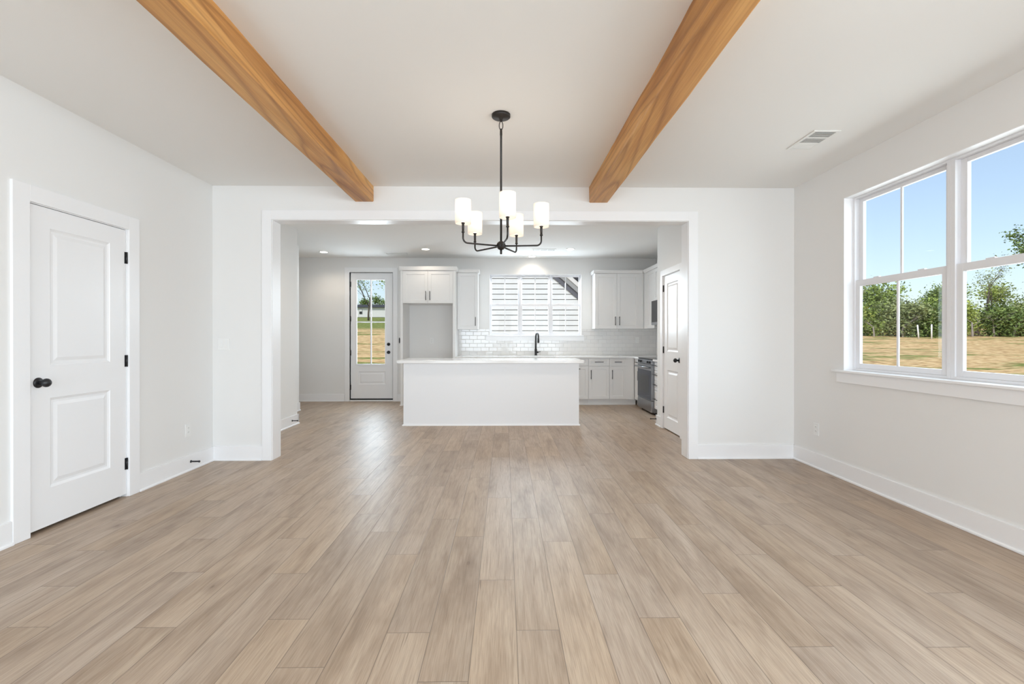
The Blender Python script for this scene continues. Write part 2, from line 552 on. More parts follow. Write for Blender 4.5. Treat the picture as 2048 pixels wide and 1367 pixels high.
class MB:
    def __init__(s):
        s.v, s.f, s.sm = [], [], []

    def add(s, vs, fs, smooth=False):
        o = len(s.v)
        s.v += [tuple(p) for p in vs]
        for f in fs:
            s.f.append(tuple(i + o for i in f))
            s.sm.append(smooth)
        return s

    def box(s, x0, x1, y0, y1, z0, z1):
        if x0 > x1: x0, x1 = x1, x0
        if y0 > y1: y0, y1 = y1, y0
        if z0 > z1: z0, z1 = z1, z0
        v = [(x0, y0, z0), (x1, y0, z0), (x1, y1, z0), (x0, y1, z0), (x0, y0, z1), (x1, y0, z1), (x1, y1, z1), (x0, y1, z1)]
        f = [(0, 3, 2, 1), (4, 5, 6, 7), (0, 1, 5, 4), (1, 2, 6, 5), (2, 3, 7, 6), (3, 0, 4, 7)]
        return s.add(v, f)

    def lathe(s, prof, c, axis='Z', seg=32, smooth=True):
        """prof: list of (radius, height) along axis from c; ends closed."""
        vs, fs = [], []
        n = len(prof)
        for r, h in prof:
            for k in range(seg):
                a = 2 * math.pi * k / seg
                p = (r * math.cos(a), r * math.sin(a), h)
                if axis == 'X': p = (p[2], p[0], p[1])
                elif axis == 'Y': p = (p[0], p[2], p[1])
                vs.append((c[0] + p[0], c[1] + p[1], c[2] + p[2]))
        for i in range(n - 1):
            for k in range(seg):
                k2 = (k + 1) % seg
                fs.append((i * seg + k, i * seg + k2, (i + 1) * seg + k2, (i + 1) * seg + k))
        fs.append(tuple(range(seg))[::-1])
        fs.append(tuple((n - 1) * seg + k for k in range(seg)))
        return s.add(vs, fs, smooth)

    def tube(s, pts, r, seg=10, smooth=True):
        pts = [Vector(p) for p in pts]
        rs = r if isinstance(r, (list, tuple)) else [r] * len(pts)
        vs, fs = [], []
        up = None
        for i, p in enumerate(pts):
            t = (pts[min(i + 1, len(pts) - 1)] - pts[max(i - 1, 0)]).normalized()
            if up is None:
                up = Vector((0, 0, 1)) if abs(t.z) < 0.9 else Vector((1, 0, 0))
            a = t.cross(up)
            if a.length < 1e-4:
                a = t.cross(Vector((0, 1, 0)))
            a.normalize()
            b = t.cross(a).normalized()
            up = -b if False else (a.cross(t)).normalized()
            for k in range(seg):
                g = 2 * math.pi * k / seg
                vs.append(p + (a * math.cos(g) + b * math.sin(g)) * rs[i])
        for i in range(len(pts) - 1):
            for k in range(seg):
                k2 = (k + 1) % seg
                fs.append((i * seg + k, i * seg + k2, (i + 1) * seg + k2, (i + 1) * seg + k))
        fs.append(tuple(range(seg))[::-1])
        fs.append(tuple((len(pts) - 1) * seg + k for k in range(seg)))
        return s.add(vs, fs, smooth)

    def prism(s, poly, a, b, axis='Y'):
        """poly: 2D points; extruded along axis from a to b."""
        def P(p, h):
            if axis == 'Y': return (p[0], h, p[1])
            if axis == 'X': return (h, p[0], p[1])
            return (p[0], p[1], h)
        n = len(poly)
        vs = [P(p, a) for p in poly] + [P(p, b) for p in poly]
        fs = [tuple(range(n)), tuple(range(2 * n - 1, n - 1, -1))]
        for i in range(n):
            j = (i + 1) % n
            fs.append((i, j, n + j, n + i))
        return s.add(vs, fs)

    def build(s, name, mat, parent=None, bevel=0.0, loc=None, recalc=True):
        me = bpy.data.meshes.new(name)
        off = Vector((0, 0, 0))
        if parent is not None:
            off = root_of(parent).location
        elif loc is not None:
            off = Vector(loc)
        me.from_pydata([Vector(p) - off for p in s.v], [], s.f)
        for p, q in zip(me.polygons, s.sm):
            p.use_smooth = q
        if recalc:
            bm = bmesh.new()
            bm.from_mesh(me)
            bmesh.ops.recalc_face_normals(bm, faces=bm.faces)
            bm.to_mesh(me)
            bm.free()
        me.materials.append(M[mat])
        o = bpy.data.objects.new(name, me)
        COL.objects.link(o)
        if parent is not None:
            o.parent = parent
        elif loc is not None:
            o.location = loc
        if bevel:
            b = o.modifiers.new('bevel', 'BEVEL')
            b.width = bevel
            b.segments = 2
            b.limit_method = 'ANGLE'
            b.angle_limit = R(40)
            b.use_clamp_overlap = True
        return o


def root_of(o):
    while o.parent is not None:
        o = o.parent
    return o


def tag(o, label=None, cat=None, group=None, kind=None):
    if label: o['label'] = label
    if cat: o['category'] = cat
    if group: o['group'] = group
    if kind: o['kind'] = kind
    return o


def thing(name, loc, label, cat, group=None, kind=None):
    o = bpy.data.objects.new(name, None)
    o.empty_display_size = 0.1
    COL.objects.link(o)
    o.location = loc
    return tag(o, label, cat, group, kind)


def struct(mb, name, mat, bevel=0.0, label=None, cat=None):
    return tag(mb.build(name, mat, bevel=bevel), label, cat, kind='structure')


def copy_tree(o, parent=None):
    c = o.copy()
    COL.objects.link(c)
    if parent is not None:
        c.parent = parent
    for ch in list(o.children):
        copy_tree(ch, c)
    return c


def panel_front(mb, xf, u0, u1, z0, z1, T, panels, holes=()):
    """A slab seen from its front (d = 0, growing to T behind). panels: (u0,u1,z0,z1,profile) with
    profile a list of (inset, depth); holes: (u0,u1,z0,z1) cut right through."""
    us = sorted({u0, u1} | {p[0] for p in panels} | {p[1] for p in panels} | {h[0] for h in holes} | {h[1] for h in holes})
    zs = sorted({z0, z1} | {p[2] for p in panels} | {p[3] for p in panels} | {h[2] for h in holes} | {h[3] for h in holes})

    def inside(c, rs):
        return any(r[0] < c[0] < r[1] and r[2] < c[1] < r[3] for r in rs)
    for i in range(len(us) - 1):
        for j in range(len(zs) - 1):
            a, b, c, d = us[i], us[i + 1], zs[j], zs[j + 1]
            mid = ((a + b) / 2, (c + d) / 2)
            if inside(mid, holes):
                continue
            if not inside(mid, panels):
                mb.add([xf(a, 0, c), xf(b, 0, c), xf(b, 0, d), xf(a, 0, d)], [(0, 1, 2, 3)])
            mb.add([xf(a, T, c), xf(a, T, d), xf(b, T, d), xf(b, T, c)], [(0, 1, 2, 3)])

    def rim(a, b, c, d, flip):
        q = [(a, c), (b, c), (b, d), (a, d)]
        for k in range(4):
            p, r = q[k], q[(k + 1) % 4]
            vs = [xf(p[0], 0, p[1]), xf(p[0], T, p[1]), xf(r[0], T, r[1]), xf(r[0], 0, r[1])]
            mb.add(vs, [(3, 2, 1, 0) if flip else (0, 1, 2, 3)])
    rim(u0, u1, z0, z1, False)
    for h in holes:
        rim(*h, True)
    for (a, b, c, d, prof) in panels:
        ring = [[(a, c), (b, c), (b, d), (a, d)]]
        dep = [0.0]
        for ins, dp in prof:
            ring.append([(a + ins, c + ins), (b - ins, c + ins), (b - ins, d - ins), (a + ins, d - ins)])
            dep.append(dp)
        for k in range(len(ring) - 1):
            for e in range(4):
                p, q = ring[k][e], ring[k][(e + 1) % 4]
                p2, q2 = ring[k + 1][e], ring[k + 1][(e + 1) % 4]
                mb.add([xf(p[0], dep[k], p[1]), xf(q[0], dep[k], q[1]), xf(q2[0], dep[k + 1], q2[1]), xf(p2[0], dep[k + 1], p2[1])], [(0, 1, 2, 3)])
        mb.add([xf(p[0], dep[-1], p[1]) for p in ring[-1]], [(0, 1, 2, 3)])
    return mb


def weld(o, orient):
    """merge coincident points and turn the normals outwards."""
    bm = bmesh.new()
    bm.from_mesh(o.data)
    bmesh.ops.remove_doubles(bm, verts=bm.verts, dist=1e-5)
    bmesh.ops.recalc_face_normals(bm, faces=bm.faces)
    bm.to_mesh(o.data)
    bm.free()
    return o


SHAKER = [(0.0015, 0.009)]
MOULD = [(0.004, 0.004), (0.016, 0.010), (0.030, 0.010), (0.052, 0.003)]


def xf_back(y0):      # faces the viewer (-Y), depth grows to +Y
    return lambda u, d, z: (u, y0 + d, z)


def xf_left(x0):      # on the left wall, faces +X, depth grows to -X
    return lambda u, d, z: (x0 - d, u, z)


def xf_right(x0):     # on the right wall, faces -X, depth grows to +X
    return lambda u, d, z: (x0 + d, u, z)


def bar_pull(xf, u, z, length, vertical, parent, r=0.0055, stand=0.030, name='handle'):
    mb = MB()
    h = length / 2
    if vertical:
        mb.tube([xf(u, -stand, z - h), xf(u, -stand, z + h)], r, 10)
        for s in (-1, 1):
            mb.tube([xf(u, 0.001, z + s * (h - 0.018)), xf(u, -stand, z + s * (h - 0.018))], r * 0.9, 8)
    else:
        mb.tube([xf(u - h, -stand, z), xf(u + h, -stand, z)], r, 10)
        for s in (-1, 1):
            mb.tube([xf(u + s * (h - 0.018), 0.001, z), xf(u + s * (h - 0.018), -stand, z)], r * 0.9, 8)
    return mb.build(name, 'black', parent)


def front(xf, u0, u1, z0, z1, parent, name, fr=0.057, shaker=True, mat='cab'):
    g = 0.0018
    mb = MB()
    u0, u1, z0, z1 = u0 + g, u1 - g, z0 + g, z1 - g
    pn = [(u0 + fr, u1 - fr, z0 + fr, z1 - fr, SHAKER)] if shaker else []
    panel_front(mb, xf, u0, u1, z0, z1, 0.019, pn)
    o = mb.build(name, mat, parent)
    weld(o, None)
    b = o.modifiers.new('bevel', 'BEVEL')
    b.width = 0.0012
    b.segments = 1
    b.limit_method = 'ANGLE'
    return o


# ------------------------------------------------------------------ setting: dimensions
XL, XR, YB, YB2, H = -2.917, 2.94, 4.726, 4.886, 2.743
ZK, YK, YR = 2.77, 9.10, -4.20
OPL, OPR, OPH = -2.322, 1.853, 2.400
XKL, XKR, XP = -2.96, 2.95, 2.15

# floor: every board with its own ends
def make_floor():
    meas = {-14: .29, -13: 1.12, -12: .79, -11: .44, -10: .03, -9: .78, -8: .44, -7: .01, -6: .83, -5: .53, -4: .22, -3: .73, -2: .45,
            -1: 1.15, 0: .74, 1: .375, 2: 1.2, 3: .82, 4: .41, 5: 1.01, 6: .62, 7: .19, 8: 1.07, 9: .61, 10: .17, 11: 1.0, 12: .53, 13: .23, 14: 1.06}
    x0 = 0.049
    vs, fs, uv, ue, cols = [], [], [], [], []
    xa, xb, ya, yb = -5.2, 3.05, YR, YK + 0.1
    for r in range(int((xa - x0) // PW), int((xb - x0) // PW) + 1):
        off = meas.get(r, (r * 0.37 + 0.2) % PL)
        l = max(xa, x0 + r * PW)
        h = min(xb, x0 + (r + 1) * PW)
        k0 = int((ya - off) // PL)
        k1 = int((yb - off) // PL)
        for k in range(k0, k1 + 1):
            a, b = max(ya, off + k * PL), min(yb, off + (k + 1) * PL)
            if b - a < 1e-4 or h - l < 1e-4:
                continue
            o = len(vs)
            vs += [(l, a, 0), (h, a, 0), (h, b, 0), (l, b, 0)]
            fs.append((o, o + 1, o + 2, o + 3))
            c = (rnd.random(), rnd.random(), rnd.random(), 1)
            ul, uh = l - (x0 + r * PW), h - (x0 + r * PW)
            va, vb = a - (off + k * PL), b - (off + k * PL)
            sh = c[0] * 37
            uv += [(ul, va + sh), (uh, va + sh), (uh, vb + sh), (ul, vb + sh)]
            ue += [(ul, va), (uh, va), (uh, vb), (ul, vb)]
            cols += [c] * 4
    me = bpy.data.meshes.new('floor')
    me.from_pydata(vs, [], fs)
    for nm, dat in (('plank_uv', uv), ('plank_end', ue)):
        L = me.uv_layers.new(name=nm)
        for i, q in enumerate(dat):
            L.data[i].uv = q
    ca = me.color_attributes.new('plank_random', 'FLOAT_COLOR', 'CORNER')
    for i, q in enumerate(cols):
        ca.data[i].color = q
    me.materials.append(M['floor'])
    o = bpy.data.objects.new('floor', me)
    COL.objects.link(o)
    tag(o, kind='structure')


make_floor()
struct(MB().box(-5.4, 3.2, YR - 0.2, YK + 0.15, -0.30, -0.012), 'floor_slab', 'skirt')

DL0, DL1, DLH = 2.911, 3.661, 2.055           # left door opening
RW0, RW1, RWB, RWT = 2.23, 4.03, 0.925, 2.435  # right window opening
SW0, SW1 = -2.6, 0.8                          # unseen side window, added for its light

w = MB()
w.box(XL - 0.15, XL, YR, DL0 - 0.012, 0, H).box(XL - 0.15, XL, DL1 + 0.012, YB2, 0, H).box(XL - 0.15, XL, DL0 - 0.012, DL1 + 0.012, DLH + 0.012, H)
w.box(XL - 0.45, XL - 0.40, DL0 - 0.2, DL1 + 0.2, 0, H).box(XL - 0.45, XL - 0.1501, DL0 - 0.2, DL0 - 0.15, 0, H).box(XL - 0.45, XL - 0.1501, DL1 + 0.15, DL1 + 0.2, 0, H)
struct(w, 'wall_left', 'wall')
w = MB()
w.box(XR, XR + 0.15, YR, SW0, 0, H).box(XR, XR + 0.15, SW1, RW0, 0, H).box(XR, XR + 0.15, RW1, YB2, 0, H)
w.box(XR, XR + 0.15, RW0, RW1, 0, RWB).box(XR, XR + 0.15, RW0, RW1, RWT, H)
w.box(XR, XR + 0.15, SW0, SW1, 0, RWB).box(XR, XR + 0.15, SW0, SW1, RWT, H)
struct(w, 'wall_right', 'wall')
w = MB()
w.box(XL - 0.15, OPL - 0.018, YB, YB2, 0, ZK + 0.05).box(OPR + 0.018, XR + 0.15, YB, YB2, 0, ZK + 0.05).box(OPL - 0.018, OPR + 0.018, YB, YB2, OPH + 0.018, ZK + 0.05)
struct(w, 'wall_back', 'wall')
w = MB()
RX = [(-2.6, -0.3), (0.3, 2.6)]
w.box(XL - 0.15, -2.6, YR - 0.15, YR, 0, H).box(-0.3, 0.3, YR - 0.15, YR, 0, H).box(2.6, XR + 0.15, YR - 0.15, YR, 0, H)
for a, b in RX:
    w.box(a, b, YR - 0.15, YR, 0, 0.2).box(a, b, YR - 0.15, YR, 2.45, H)
struct(w, 'wall_rear', 'wall')
struct(MB().box(XL - 0.5, XR + 0.2, YR - 0.2, YB2 - 0.08, H, H + 0.22), 'ceiling', 'ceil')
struct(MB().box(-5.4, 3.2, YB2 - 0.08, YK + 0.2, ZK, ZK + 0.22), 'ceiling_kitchen', 'ceil')
# kitchen
KD0, KD1, KDH = -2.995, -2.160, 2.49
KW0, KW1, KWB, KWT = -0.295, 1.493, 1.252, 2.459
w = MB()
w.box(-5.35, KD0, YK, YK + 0.15, 0, ZK).box(KD1, KW0, YK, YK + 0.15, 0, ZK).box(KW1, 3.1, YK, YK + 0.15, 0, ZK)
w.box(KD0, KD1, YK, YK + 0.15, KDH, ZK).box(KW0, KW1, YK, YK + 0.15, 0, KWB).box(KW0, KW1, YK, YK + 0.15, KWT, ZK)
struct(w, 'wall_kitchen_back', 'wall')
w = MB()
w.box(XKL - 0.15, XKL, YB2, 6.73, 0, ZK).box(-5.35, XKL - 0.15, 6.58, 6.73, 0, ZK)
struct(w, 'wall_kitchen_left', 'wall')
struct(MB().box(-5.2, -3.47, 7.84, 7.96, 0, ZK), 'wall_hall', 'wall')
struct(MB().box(-5.35, -5.2, 6.73, YK, 0, ZK), 'wall_hall_end', 'wall')
struct(MB().box(XKR, XKR + 0.15, 6.58, YK, 0, ZK), 'wall_kitchen_right', 'wall')
PD0, PD1, PDH = 5.69, 6.325, 2.055
w = MB()
w.box(XP, XP + 0.12, YB2, PD0 - 0.012, 0, ZK).box(XP, XP + 0.12, PD1 + 0.012, 6.58, 0, ZK).box(XP, XP + 0.12, PD0 - 0.012, PD1 + 0.012, PDH + 0.012, ZK)
w.box(XP + 0.12, XKR + 0.15, 6.46, 6.58, 0, ZK).box(XKR, XKR + 0.15, YB2, 6.46, 0, ZK)
struct(w, 'wall_pantry', 'wall')

# baseboards with shoe moulding
BH = 0.142


def base_seg(mb, p, q, nrm, h=BH):
    """board from p to q (2D) standing off a wall face along nrm."""
    (x0, y0), (x1, y1) = p, q
    nx, ny = nrm
    t, sh = 0.014, 0.026
    if nx:
        mb.box(x0, x0 + nx * t, y0, y1, 0, h)
        mb.prism([(x0 + nx * t, 0), (x0 + nx * sh, 0), (x0 + nx * sh, 0.010), (x0 + nx * (sh - 0.003), 0.016), (x0 + nx * t, 0.019)], y0, y1, 'Y')
    else:
        mb.box(x0, x1, y0, y0 + ny * t, 0, h)
        mb.prism([(y0 + ny * t, 0), (y0 + ny * sh, 0), (y0 + ny * sh, 0.010), (y0 + ny * (sh - 0.003), 0.016), (y0 + ny * t, 0.019)], x0, x1, 'X')
    return mb


CW = 0.106
b = MB()
base_seg(b, (XL, YR), (XL, DL0 - CW), (1, 0))
base_seg(b, (XL, DL1 + CW), (XL, YB), (1, 0))
struct(b, 'baseboard_left', 'trim', 0.002)
struct(base_seg(MB(), (XR, YR), (XR, YB), (-1, 0)), 'baseboard_right', 'trim', 0.002)
b = MB()
base_seg(b, (XL, YB), (OPL - 0.098, YB), (0, -1))
base_seg(b, (OPR + 0.098, YB), (XR, YB), (0, -1))
struct(b, 'baseboard_back', 'trim', 0.002)
b = MB()
base_seg(b, (-5.2, YK), (-3.095, YK), (0, -1))
base_seg(b, (-2.08, YK), (-1.884, YK), (0, -1))
base_seg(b, (-1.842, YK), (-0.94, YK), (0, -1))
struct(b, 'baseboard_kitchen_back', 'trim', 0.002)
b = MB()
base_seg(b, (XKL, YB2 + 0.02), (XKL, 6.756), (1, 0))
base_seg(b, (-5.2, 6.73), (XKL + 0.014, 6.73), (0, 1))
struct(b, 'baseboard_kitchen_left', 'trim', 0.002)
b = MB()
base_seg(b, (-5.2, 7.84), (-3.456, 7.84), (0, -1))
base_seg(b, (-3.47, 7.826), (-3.47, 7.974), (1, 0))
struct(b, 'baseboard_hall', 'trim', 0.002)
b = MB()
base_seg(b, (XP, YB2 + 0.02), (XP, PD0 - 0.075), (-1, 0))
base_seg(b, (XP, PD1 + 0.075), (XP, 6.606), (-1, 0))
base_seg(b, (XP - 0.014, 6.58), (XP + 0.2, 6.58), (0, 1))
struct(b, 'baseboard_pantry', 'trim', 0.002)
struct(base_seg(MB(), (XL, YR), (XR, YR), (0, 1)), 'baseboard_rear', 'trim', 0.002)

# cased opening between dining room and kitchen
t = MB()
cw = 0.098
for yf, yb in ((YB - 0.018, YB), (YB2, YB2 + 0.018)):
    t.box(OPL - cw, OPL - 0.004, yf, yb, 0, OPH + cw).box(OPR + 0.004, OPR + cw, yf, yb, 0, OPH + cw).box(OPL - 0.004, OPR + 0.004, yf, yb, OPH + 0.004, OPH + cw)
struct(t, 'trim_1', 'trim', 0.002)
t = MB()
t.box(OPL - 0.018, OPL, YB - 0.001, YB2 + 0.001, 0, OPH).box(OPR, OPR + 0.018, YB - 0.001, YB2 + 0.001, 0, OPH).box(OPL - 0.018, OPR + 0.018, YB - 0.001, YB2 + 0.001, OPH, OPH + 0.018)
struct(t, 'trim_2', 'trim', 0.0015)

# ------------------------------------------------------------------ doors


def casing(mb, xf, u0, u1, zt, wd, th=0.018, back=0.0):
    for a, b in ((u0 - wd, u0 + 0.0), (u1, u1 + wd)):
        p, q = xf(a, -th, 0), xf(b, back, zt + wd)
        mb.box(p[0], q[0], p[1], q[1], 0, zt + wd)
    p, q = xf(u0, -th, zt), xf(u1, back, zt + wd)
    mb.box(p[0], q[0], p[1], q[1], zt, zt + wd)
    return mb


def jamb(mb, xf, u0, u1, zt, depth, w=0.012, stop_at=0.045):
    for a, b in ((u0 - w, u0), (u1, u1 + w)):
        p, q = xf(a, 0, 0), xf(b, depth, zt)
        mb.box(p[0], q[0], p[1], q[1], 0, zt + w)
    p, q = xf(u0, 0, zt), xf(u1, depth, zt + w)
    mb.box(p[0], q[0], p[1], q[1], zt, zt + w)
    # stops behind the leaf
    s = 0.012
    for a, b in ((u0, u0 + s), (u1 - s, u1)):
        p, q = xf(a, stop_at, 0), xf(b, stop_at + 0.03, zt)
        mb.box(p[0], q[0], p[1], q[1], 0, zt)
    p, q = xf(u0, stop_at, zt - s), xf(u1, stop_at + 0.03, zt)
    mb.box(p[0], q[0], p[1], q[1], zt - s, zt)
    return mb


def hinge(xf, u, z, parent, hh=0.089):
    mb = MB()
    mb.tube([xf(u, -0.005, z - hh / 2), xf(u, -0.005, z + hh / 2)], 0.0065, 10)
    p, q = xf(u - 0.016, 0.0015, z - hh / 2), xf(u + 0.012, -0.002, z + hh / 2)
    mb.box(p[0], q[0], p[1], q[1], p[2], q[2])
    return mb.build('hinge', 'black', parent)


def knob(xf, u, z, parent, axis, sgn, r=0.0275, name='knob'):
    c = xf(u, 0, z)
    rose = MB()
    rose.lathe([(0.0325, 0.0005 * sgn), (0.0325, 0.004 * sgn), (0.029, 0.008 * sgn), (0.018, 0.011 * sgn)], c, axis, 28)
    ro = rose.build('rosette', 'black', parent)
    k = MB()
    prof = [(0.011, 0.010), (0.011, 0.030)]
    for i in range(11):
        a = math.pi * (0.12 + 0.88 * i / 10)
        prof.append((max(0.0008, r * math.sin(a)), 0.052 - 0.023 * math.cos(a)))
    k.lathe([(a, h * sgn) for a, h in prof], c, axis, 28)
    k.build(name, 'black', ro if False else parent)


# door 1, left wall
d1 = thing('door_1', (XL, (DL0 + DL1) / 2, 0), 'white two-panel interior door with black knob in the left wall', 'door', kind='structure')
casing(MB(), xf_left(XL), DL0 - 0.004, DL1 + 0.004, DLH + 0.004, CW - 0.004).build('casing', 'trim', d1, 0.002)
jamb(MB(), xf_left(XL), DL0, DL1, DLH, 0.15).build('jamb', 'trim', d1, 0.001)
xl = xf_left(XL - 0.004)
mb = MB()
a0, a1, zb, zt = DL0 + 0.003, DL1 - 0.003, 0.022, DLH - 0.004
pu0, pu1 = a0 + 0.128, a1 - 0.143
panel_front(mb, xl, a0, a1, zb, zt, 0.035, [(3.054, 3.512, 1.045, 1.925, MOULD), (3.054, 3.512, 0.262, 0.838, MOULD)])
weld(mb.build('leaf', 'door', d1), None)
for z in (1.839, 1.046, 0.254):
    hinge(xl, DL1 - 0.001, z, d1)
knob(xl, 2.976, 0.942, d1, 'X', 1)

# door 3, pantry
d3 = thing('door_3', (XP, (PD0 + PD1) / 2, 0), 'narrow white two-panel pantry door seen at a steep angle beside the opening', 'door', kind='structure')
casing(MB(), xf_right(XP), PD0 - 0.004, PD1 + 0.004, PDH + 0.004, 0.075).build('casing', 'trim', d3, 0.002)
jamb(MB(), xf_right(XP), PD0, PD1, PDH, 0.12).build('jamb', 'trim', d3, 0.001)
xr_ = xf_right(XP + 0.004)
mb = MB()
panel_front(mb, xr_, PD0 + 0.003, PD1 - 0.003, 0.016, PDH - 0.004, 0.035,
            [(PD0 + 0.115, PD1 - 0.125, 1.045, 1.945, MOULD), (PD0 + 0.115, PD1 - 0.125, 0.17, 0.80, MOULD)])
weld(mb.build('leaf', 'door', d3), None)
for z in (1.89, 1.064, 0.256):
    hinge(xr_, PD1 - 0.001, z, d3)
knob(xr_, 5.755, 0.946, d3, 'X', -1)

# door 2, glazed outside door
d2 = thing('door_2', ((KD0 + KD1) / 2, YK, 0), 'white outside door with four-pane glass and black deadbolt', 'door', kind='structure')
xk = xf_back(YK)
casing(MB(), xk, KD0 - 0.002, KD1 + 0.002, KDH + 0.002, 0.088).build('casing', 'trim', d2, 0.002)
jamb(MB(), xk, KD0, KD1, KDH, 0.15, 0.0, stop_at=0.075).build('jamb', 'trim', d2, 0.001)
mb = MB()
LY = YK + 0.025
xd = xf_back(LY)
GX0, GX1, GZ0, GZ1 = -2.862, -2.321, 0.722, 2.344
panel_front(mb, xd, KD0 + 0.012, KD1 - 0.012, 0.052, KDH - 0.006, 0.045,
            [(-2.836, -2.312, 0.325, 0.575, MOULD)], [(GX0 - 0.012, GX1 + 0.012, GZ0 - 0.012, GZ1 + 0.012)])
weld(mb.build('leaf', 'door', d2), None)
mb = MB()
for y0, y1 in ((LY - 0.008, LY + 0.010),):
    mb.box(GX0 - 0.030, GX0, y0, y1, GZ0 - 0.03, GZ1 + 0.03).box(GX1, GX1 + 0.030, y0, y1, GZ0 - 0.03, GZ1 + 0.03)
    mb.box(GX0, GX1, y0, y1, GZ0 - 0.03, GZ0).box(GX0, GX1, y0, y1, GZ1, GZ1 + 0.03)
mb.build('glass_frame', 'door', d2, 0.003)
mb = MB()
mx, mz = (GX0 + GX1) / 2, (GZ0 + GZ1) / 2
mb.box(mx - 0.011, mx + 0.011, LY - 0.002, LY + 0.02, GZ0, GZ1).box(GX0, mx - 0.011, LY - 0.002, LY + 0.02, mz - 0.011, mz + 0.011).box(mx + 0.011, GX1, LY - 0.002, LY + 0.02, mz - 0.011, mz + 0.011)
mb.build('muntins', 'vinyl', d2, 0.002)
MB().box(GX0 - 0.01, GX1 + 0.01, LY + 0.022, LY + 0.026, GZ0 - 0.01, GZ1 + 0.01).build('pane', 'glass', d2)
MB().box(KD0 + 0.012, KD1 - 0.012, LY - 0.006, LY + 0.04, 0.026, 0.050).build('door_sweep', 'black', d2)
MB().box(KD0, KD1, YK, YK + 0.15, 0.0, 0.024).build('threshold', 'trim', d2, 0.003)
for z in (2.261, 1.595, 0.938, 0.272):
    hinge(xf_back(YK + 0.015), KD0 + 0.010, z, d2, 0.10)
knob(xd, -2.250, 0.946, d2, 'Y', -1, 0.027)
MB().lathe([(0.031, -0.0005), (0.031, -0.012), (0.026, -0.018), (0.012, -0.019), (0.010, -0.034)], xd(-2.250, 0, 1.102), 'Y', 28).build('deadbolt', 'black', d2)

# ------------------------------------------------------------------ windows


def dh_window(root, xf, units, zb, zt, zm, fr, st, tr, br, dep):
    """double-hung units in one opening; dep = depth where the frame starts."""
    def bx(mb, u0, u1, d0, d1, z0, z1):
        p, q = xf(u0, d0, z0), xf(u1, d1, z1)
        mb.box(p[0], q[0], p[1], q[1], z0, z1)
    f = MB()
    for (a, b) in units:
        bx(f, a, a + fr, dep, dep + 0.07, zb, zt)
        bx(f, b - fr, b, dep, dep + 0.07, zb, zt)
        bx(f, a + fr, b - fr, dep, dep + 0.07, zt - 0.02, zt)
        bx(f, a + fr, b - fr, dep, dep + 0.07, zb, zb + 0.02)
    f.build('frame', 'vinyl', root, 0.002)
    for (a, b) in units:
        for which in ('lower', 'upper'):
            d0 = dep + 0.010 if which == 'lower' else dep + 0.038
            d1 = d0 + 0.026
            a2, b2 = a + fr, b - fr
            if which == 'lower':
                z0, z1, rb, rt = zb + 0.02, zm + 0.027, br, 0.052
            else:
                z0, z1, rb, rt = zm - 0.022, zt - 0.02, 0.048, tr
            s = MB()
            bx(s, a2, a2 + st, d0, d1, z0, z1)
            bx(s, b2 - st, b2, d0, d1, z0, z1)
            bx(s, a2 + st, b2 - st, d0, d1, z0, z0 + rb)
            bx(s, a2 + st, b2 - st, d0, d1, z1 - rt, z1)
            so = s.build('sash', 'vinyl', root, 0.002)
            m = MB()
            c = (a + b) / 2
            bx(m, c - 0.009, c + 0.009, d0 + 0.007, d1 - 0.007, z0 + rb, z1 - rt)
            m.build('muntin', 'vinyl', so, 0.002)
            g = MB()
            bx(g, a2 + st - 0.004, b2 - st + 0.004, d0 + 0.011, d0 + 0.015, z0 + rb - 0.004, z1 - rt + 0.004)
            g.build('pane', 'glass', so)
            if which == 'lower':
                for k in (0.27, 0.73):
                    cc = a + (b - a) * k
                    h = MB()
                    bx(h, cc - 0.028, cc + 0.028, d0 + 0.004, d0 + 0.024, z1 + 0.0002, z1 + 0.009)
                    h.build('sash_lock', 'vinyl', so, 0.002)


w1 = thing('window_1', (XR, 3.13, RWB), 'large white double-hung window with sill in the right wall', 'window', kind='structure')
xw = xf_right(XR)
dh_window(w1, xw, [(2.23, 3.13), (3.13, 4.03)], 0.945, RWT, 1.69, 0.030, 0.045, 0.030, 0.040, 0.075)
mb = MB()
mb.box(XR - 0.042, XR, 2.13, 4.128, 0.925, 0.945).box(XR, XR + 0.15, RW0, RW1, 0.925, 0.945)
mb.build('sill', 'trim', w1, 0.004)
MB().box(XR - 0.018, XR, 2.16, 4.092, 0.838, 0.925).build('apron', 'trim', w1, 0.002)
mb = MB()
mb.box(XR - 0.001, XR + 0.075, RW1 - 0.006, RW1, 0.945, RWT).box(XR - 0.001, XR + 0.075, RW0, RW0 + 0.006, 0.945, RWT).box(XR - 0.001, XR + 0.075, RW0 + 0.006, RW1 - 0.006, RWT - 0.006, RWT)
mb.build('jamb_liner', 'trim', w1)

w2 = thing('window_2', (0.6, YK, KWB), 'white three-part double-hung window over the kitchen sink', 'window', kind='structure')
xw2 = xf_back(YK)
dh_window(w2, xw2, [(-0.295, 0.299), (0.299, 0.895), (0.895, 1.493)], 1.277, KWT, 1.862, 0.016, 0.028, 0.022, 0.028, 0.06)
MB().box(-0.355, 1.535, YK - 0.030, YK, 1.252, 1.277).box(KW0, KW1, YK, YK + 0.15, 1.252, 1.277).build('sill', 'trim', w2, 0.004)
MB().box(-0.363, 1.541, YK - 0.022, YK - 0.0005, 1.170, 1.252).build('apron', 'trim', w2, 0.002)
mb = MB()
mb.box(KW0, KW0 + 0.006, YK - 0.001, YK + 0.06, 1.277, KWT).box(KW1 - 0.006, KW1, YK - 0.001, YK + 0.06, 1.277, KWT).box(KW0 + 0.006, KW1 - 0.006, YK - 0.001, YK + 0.06, KWT - 0.006, KWT)
mb.build('jamb_liner', 'trim', w2)

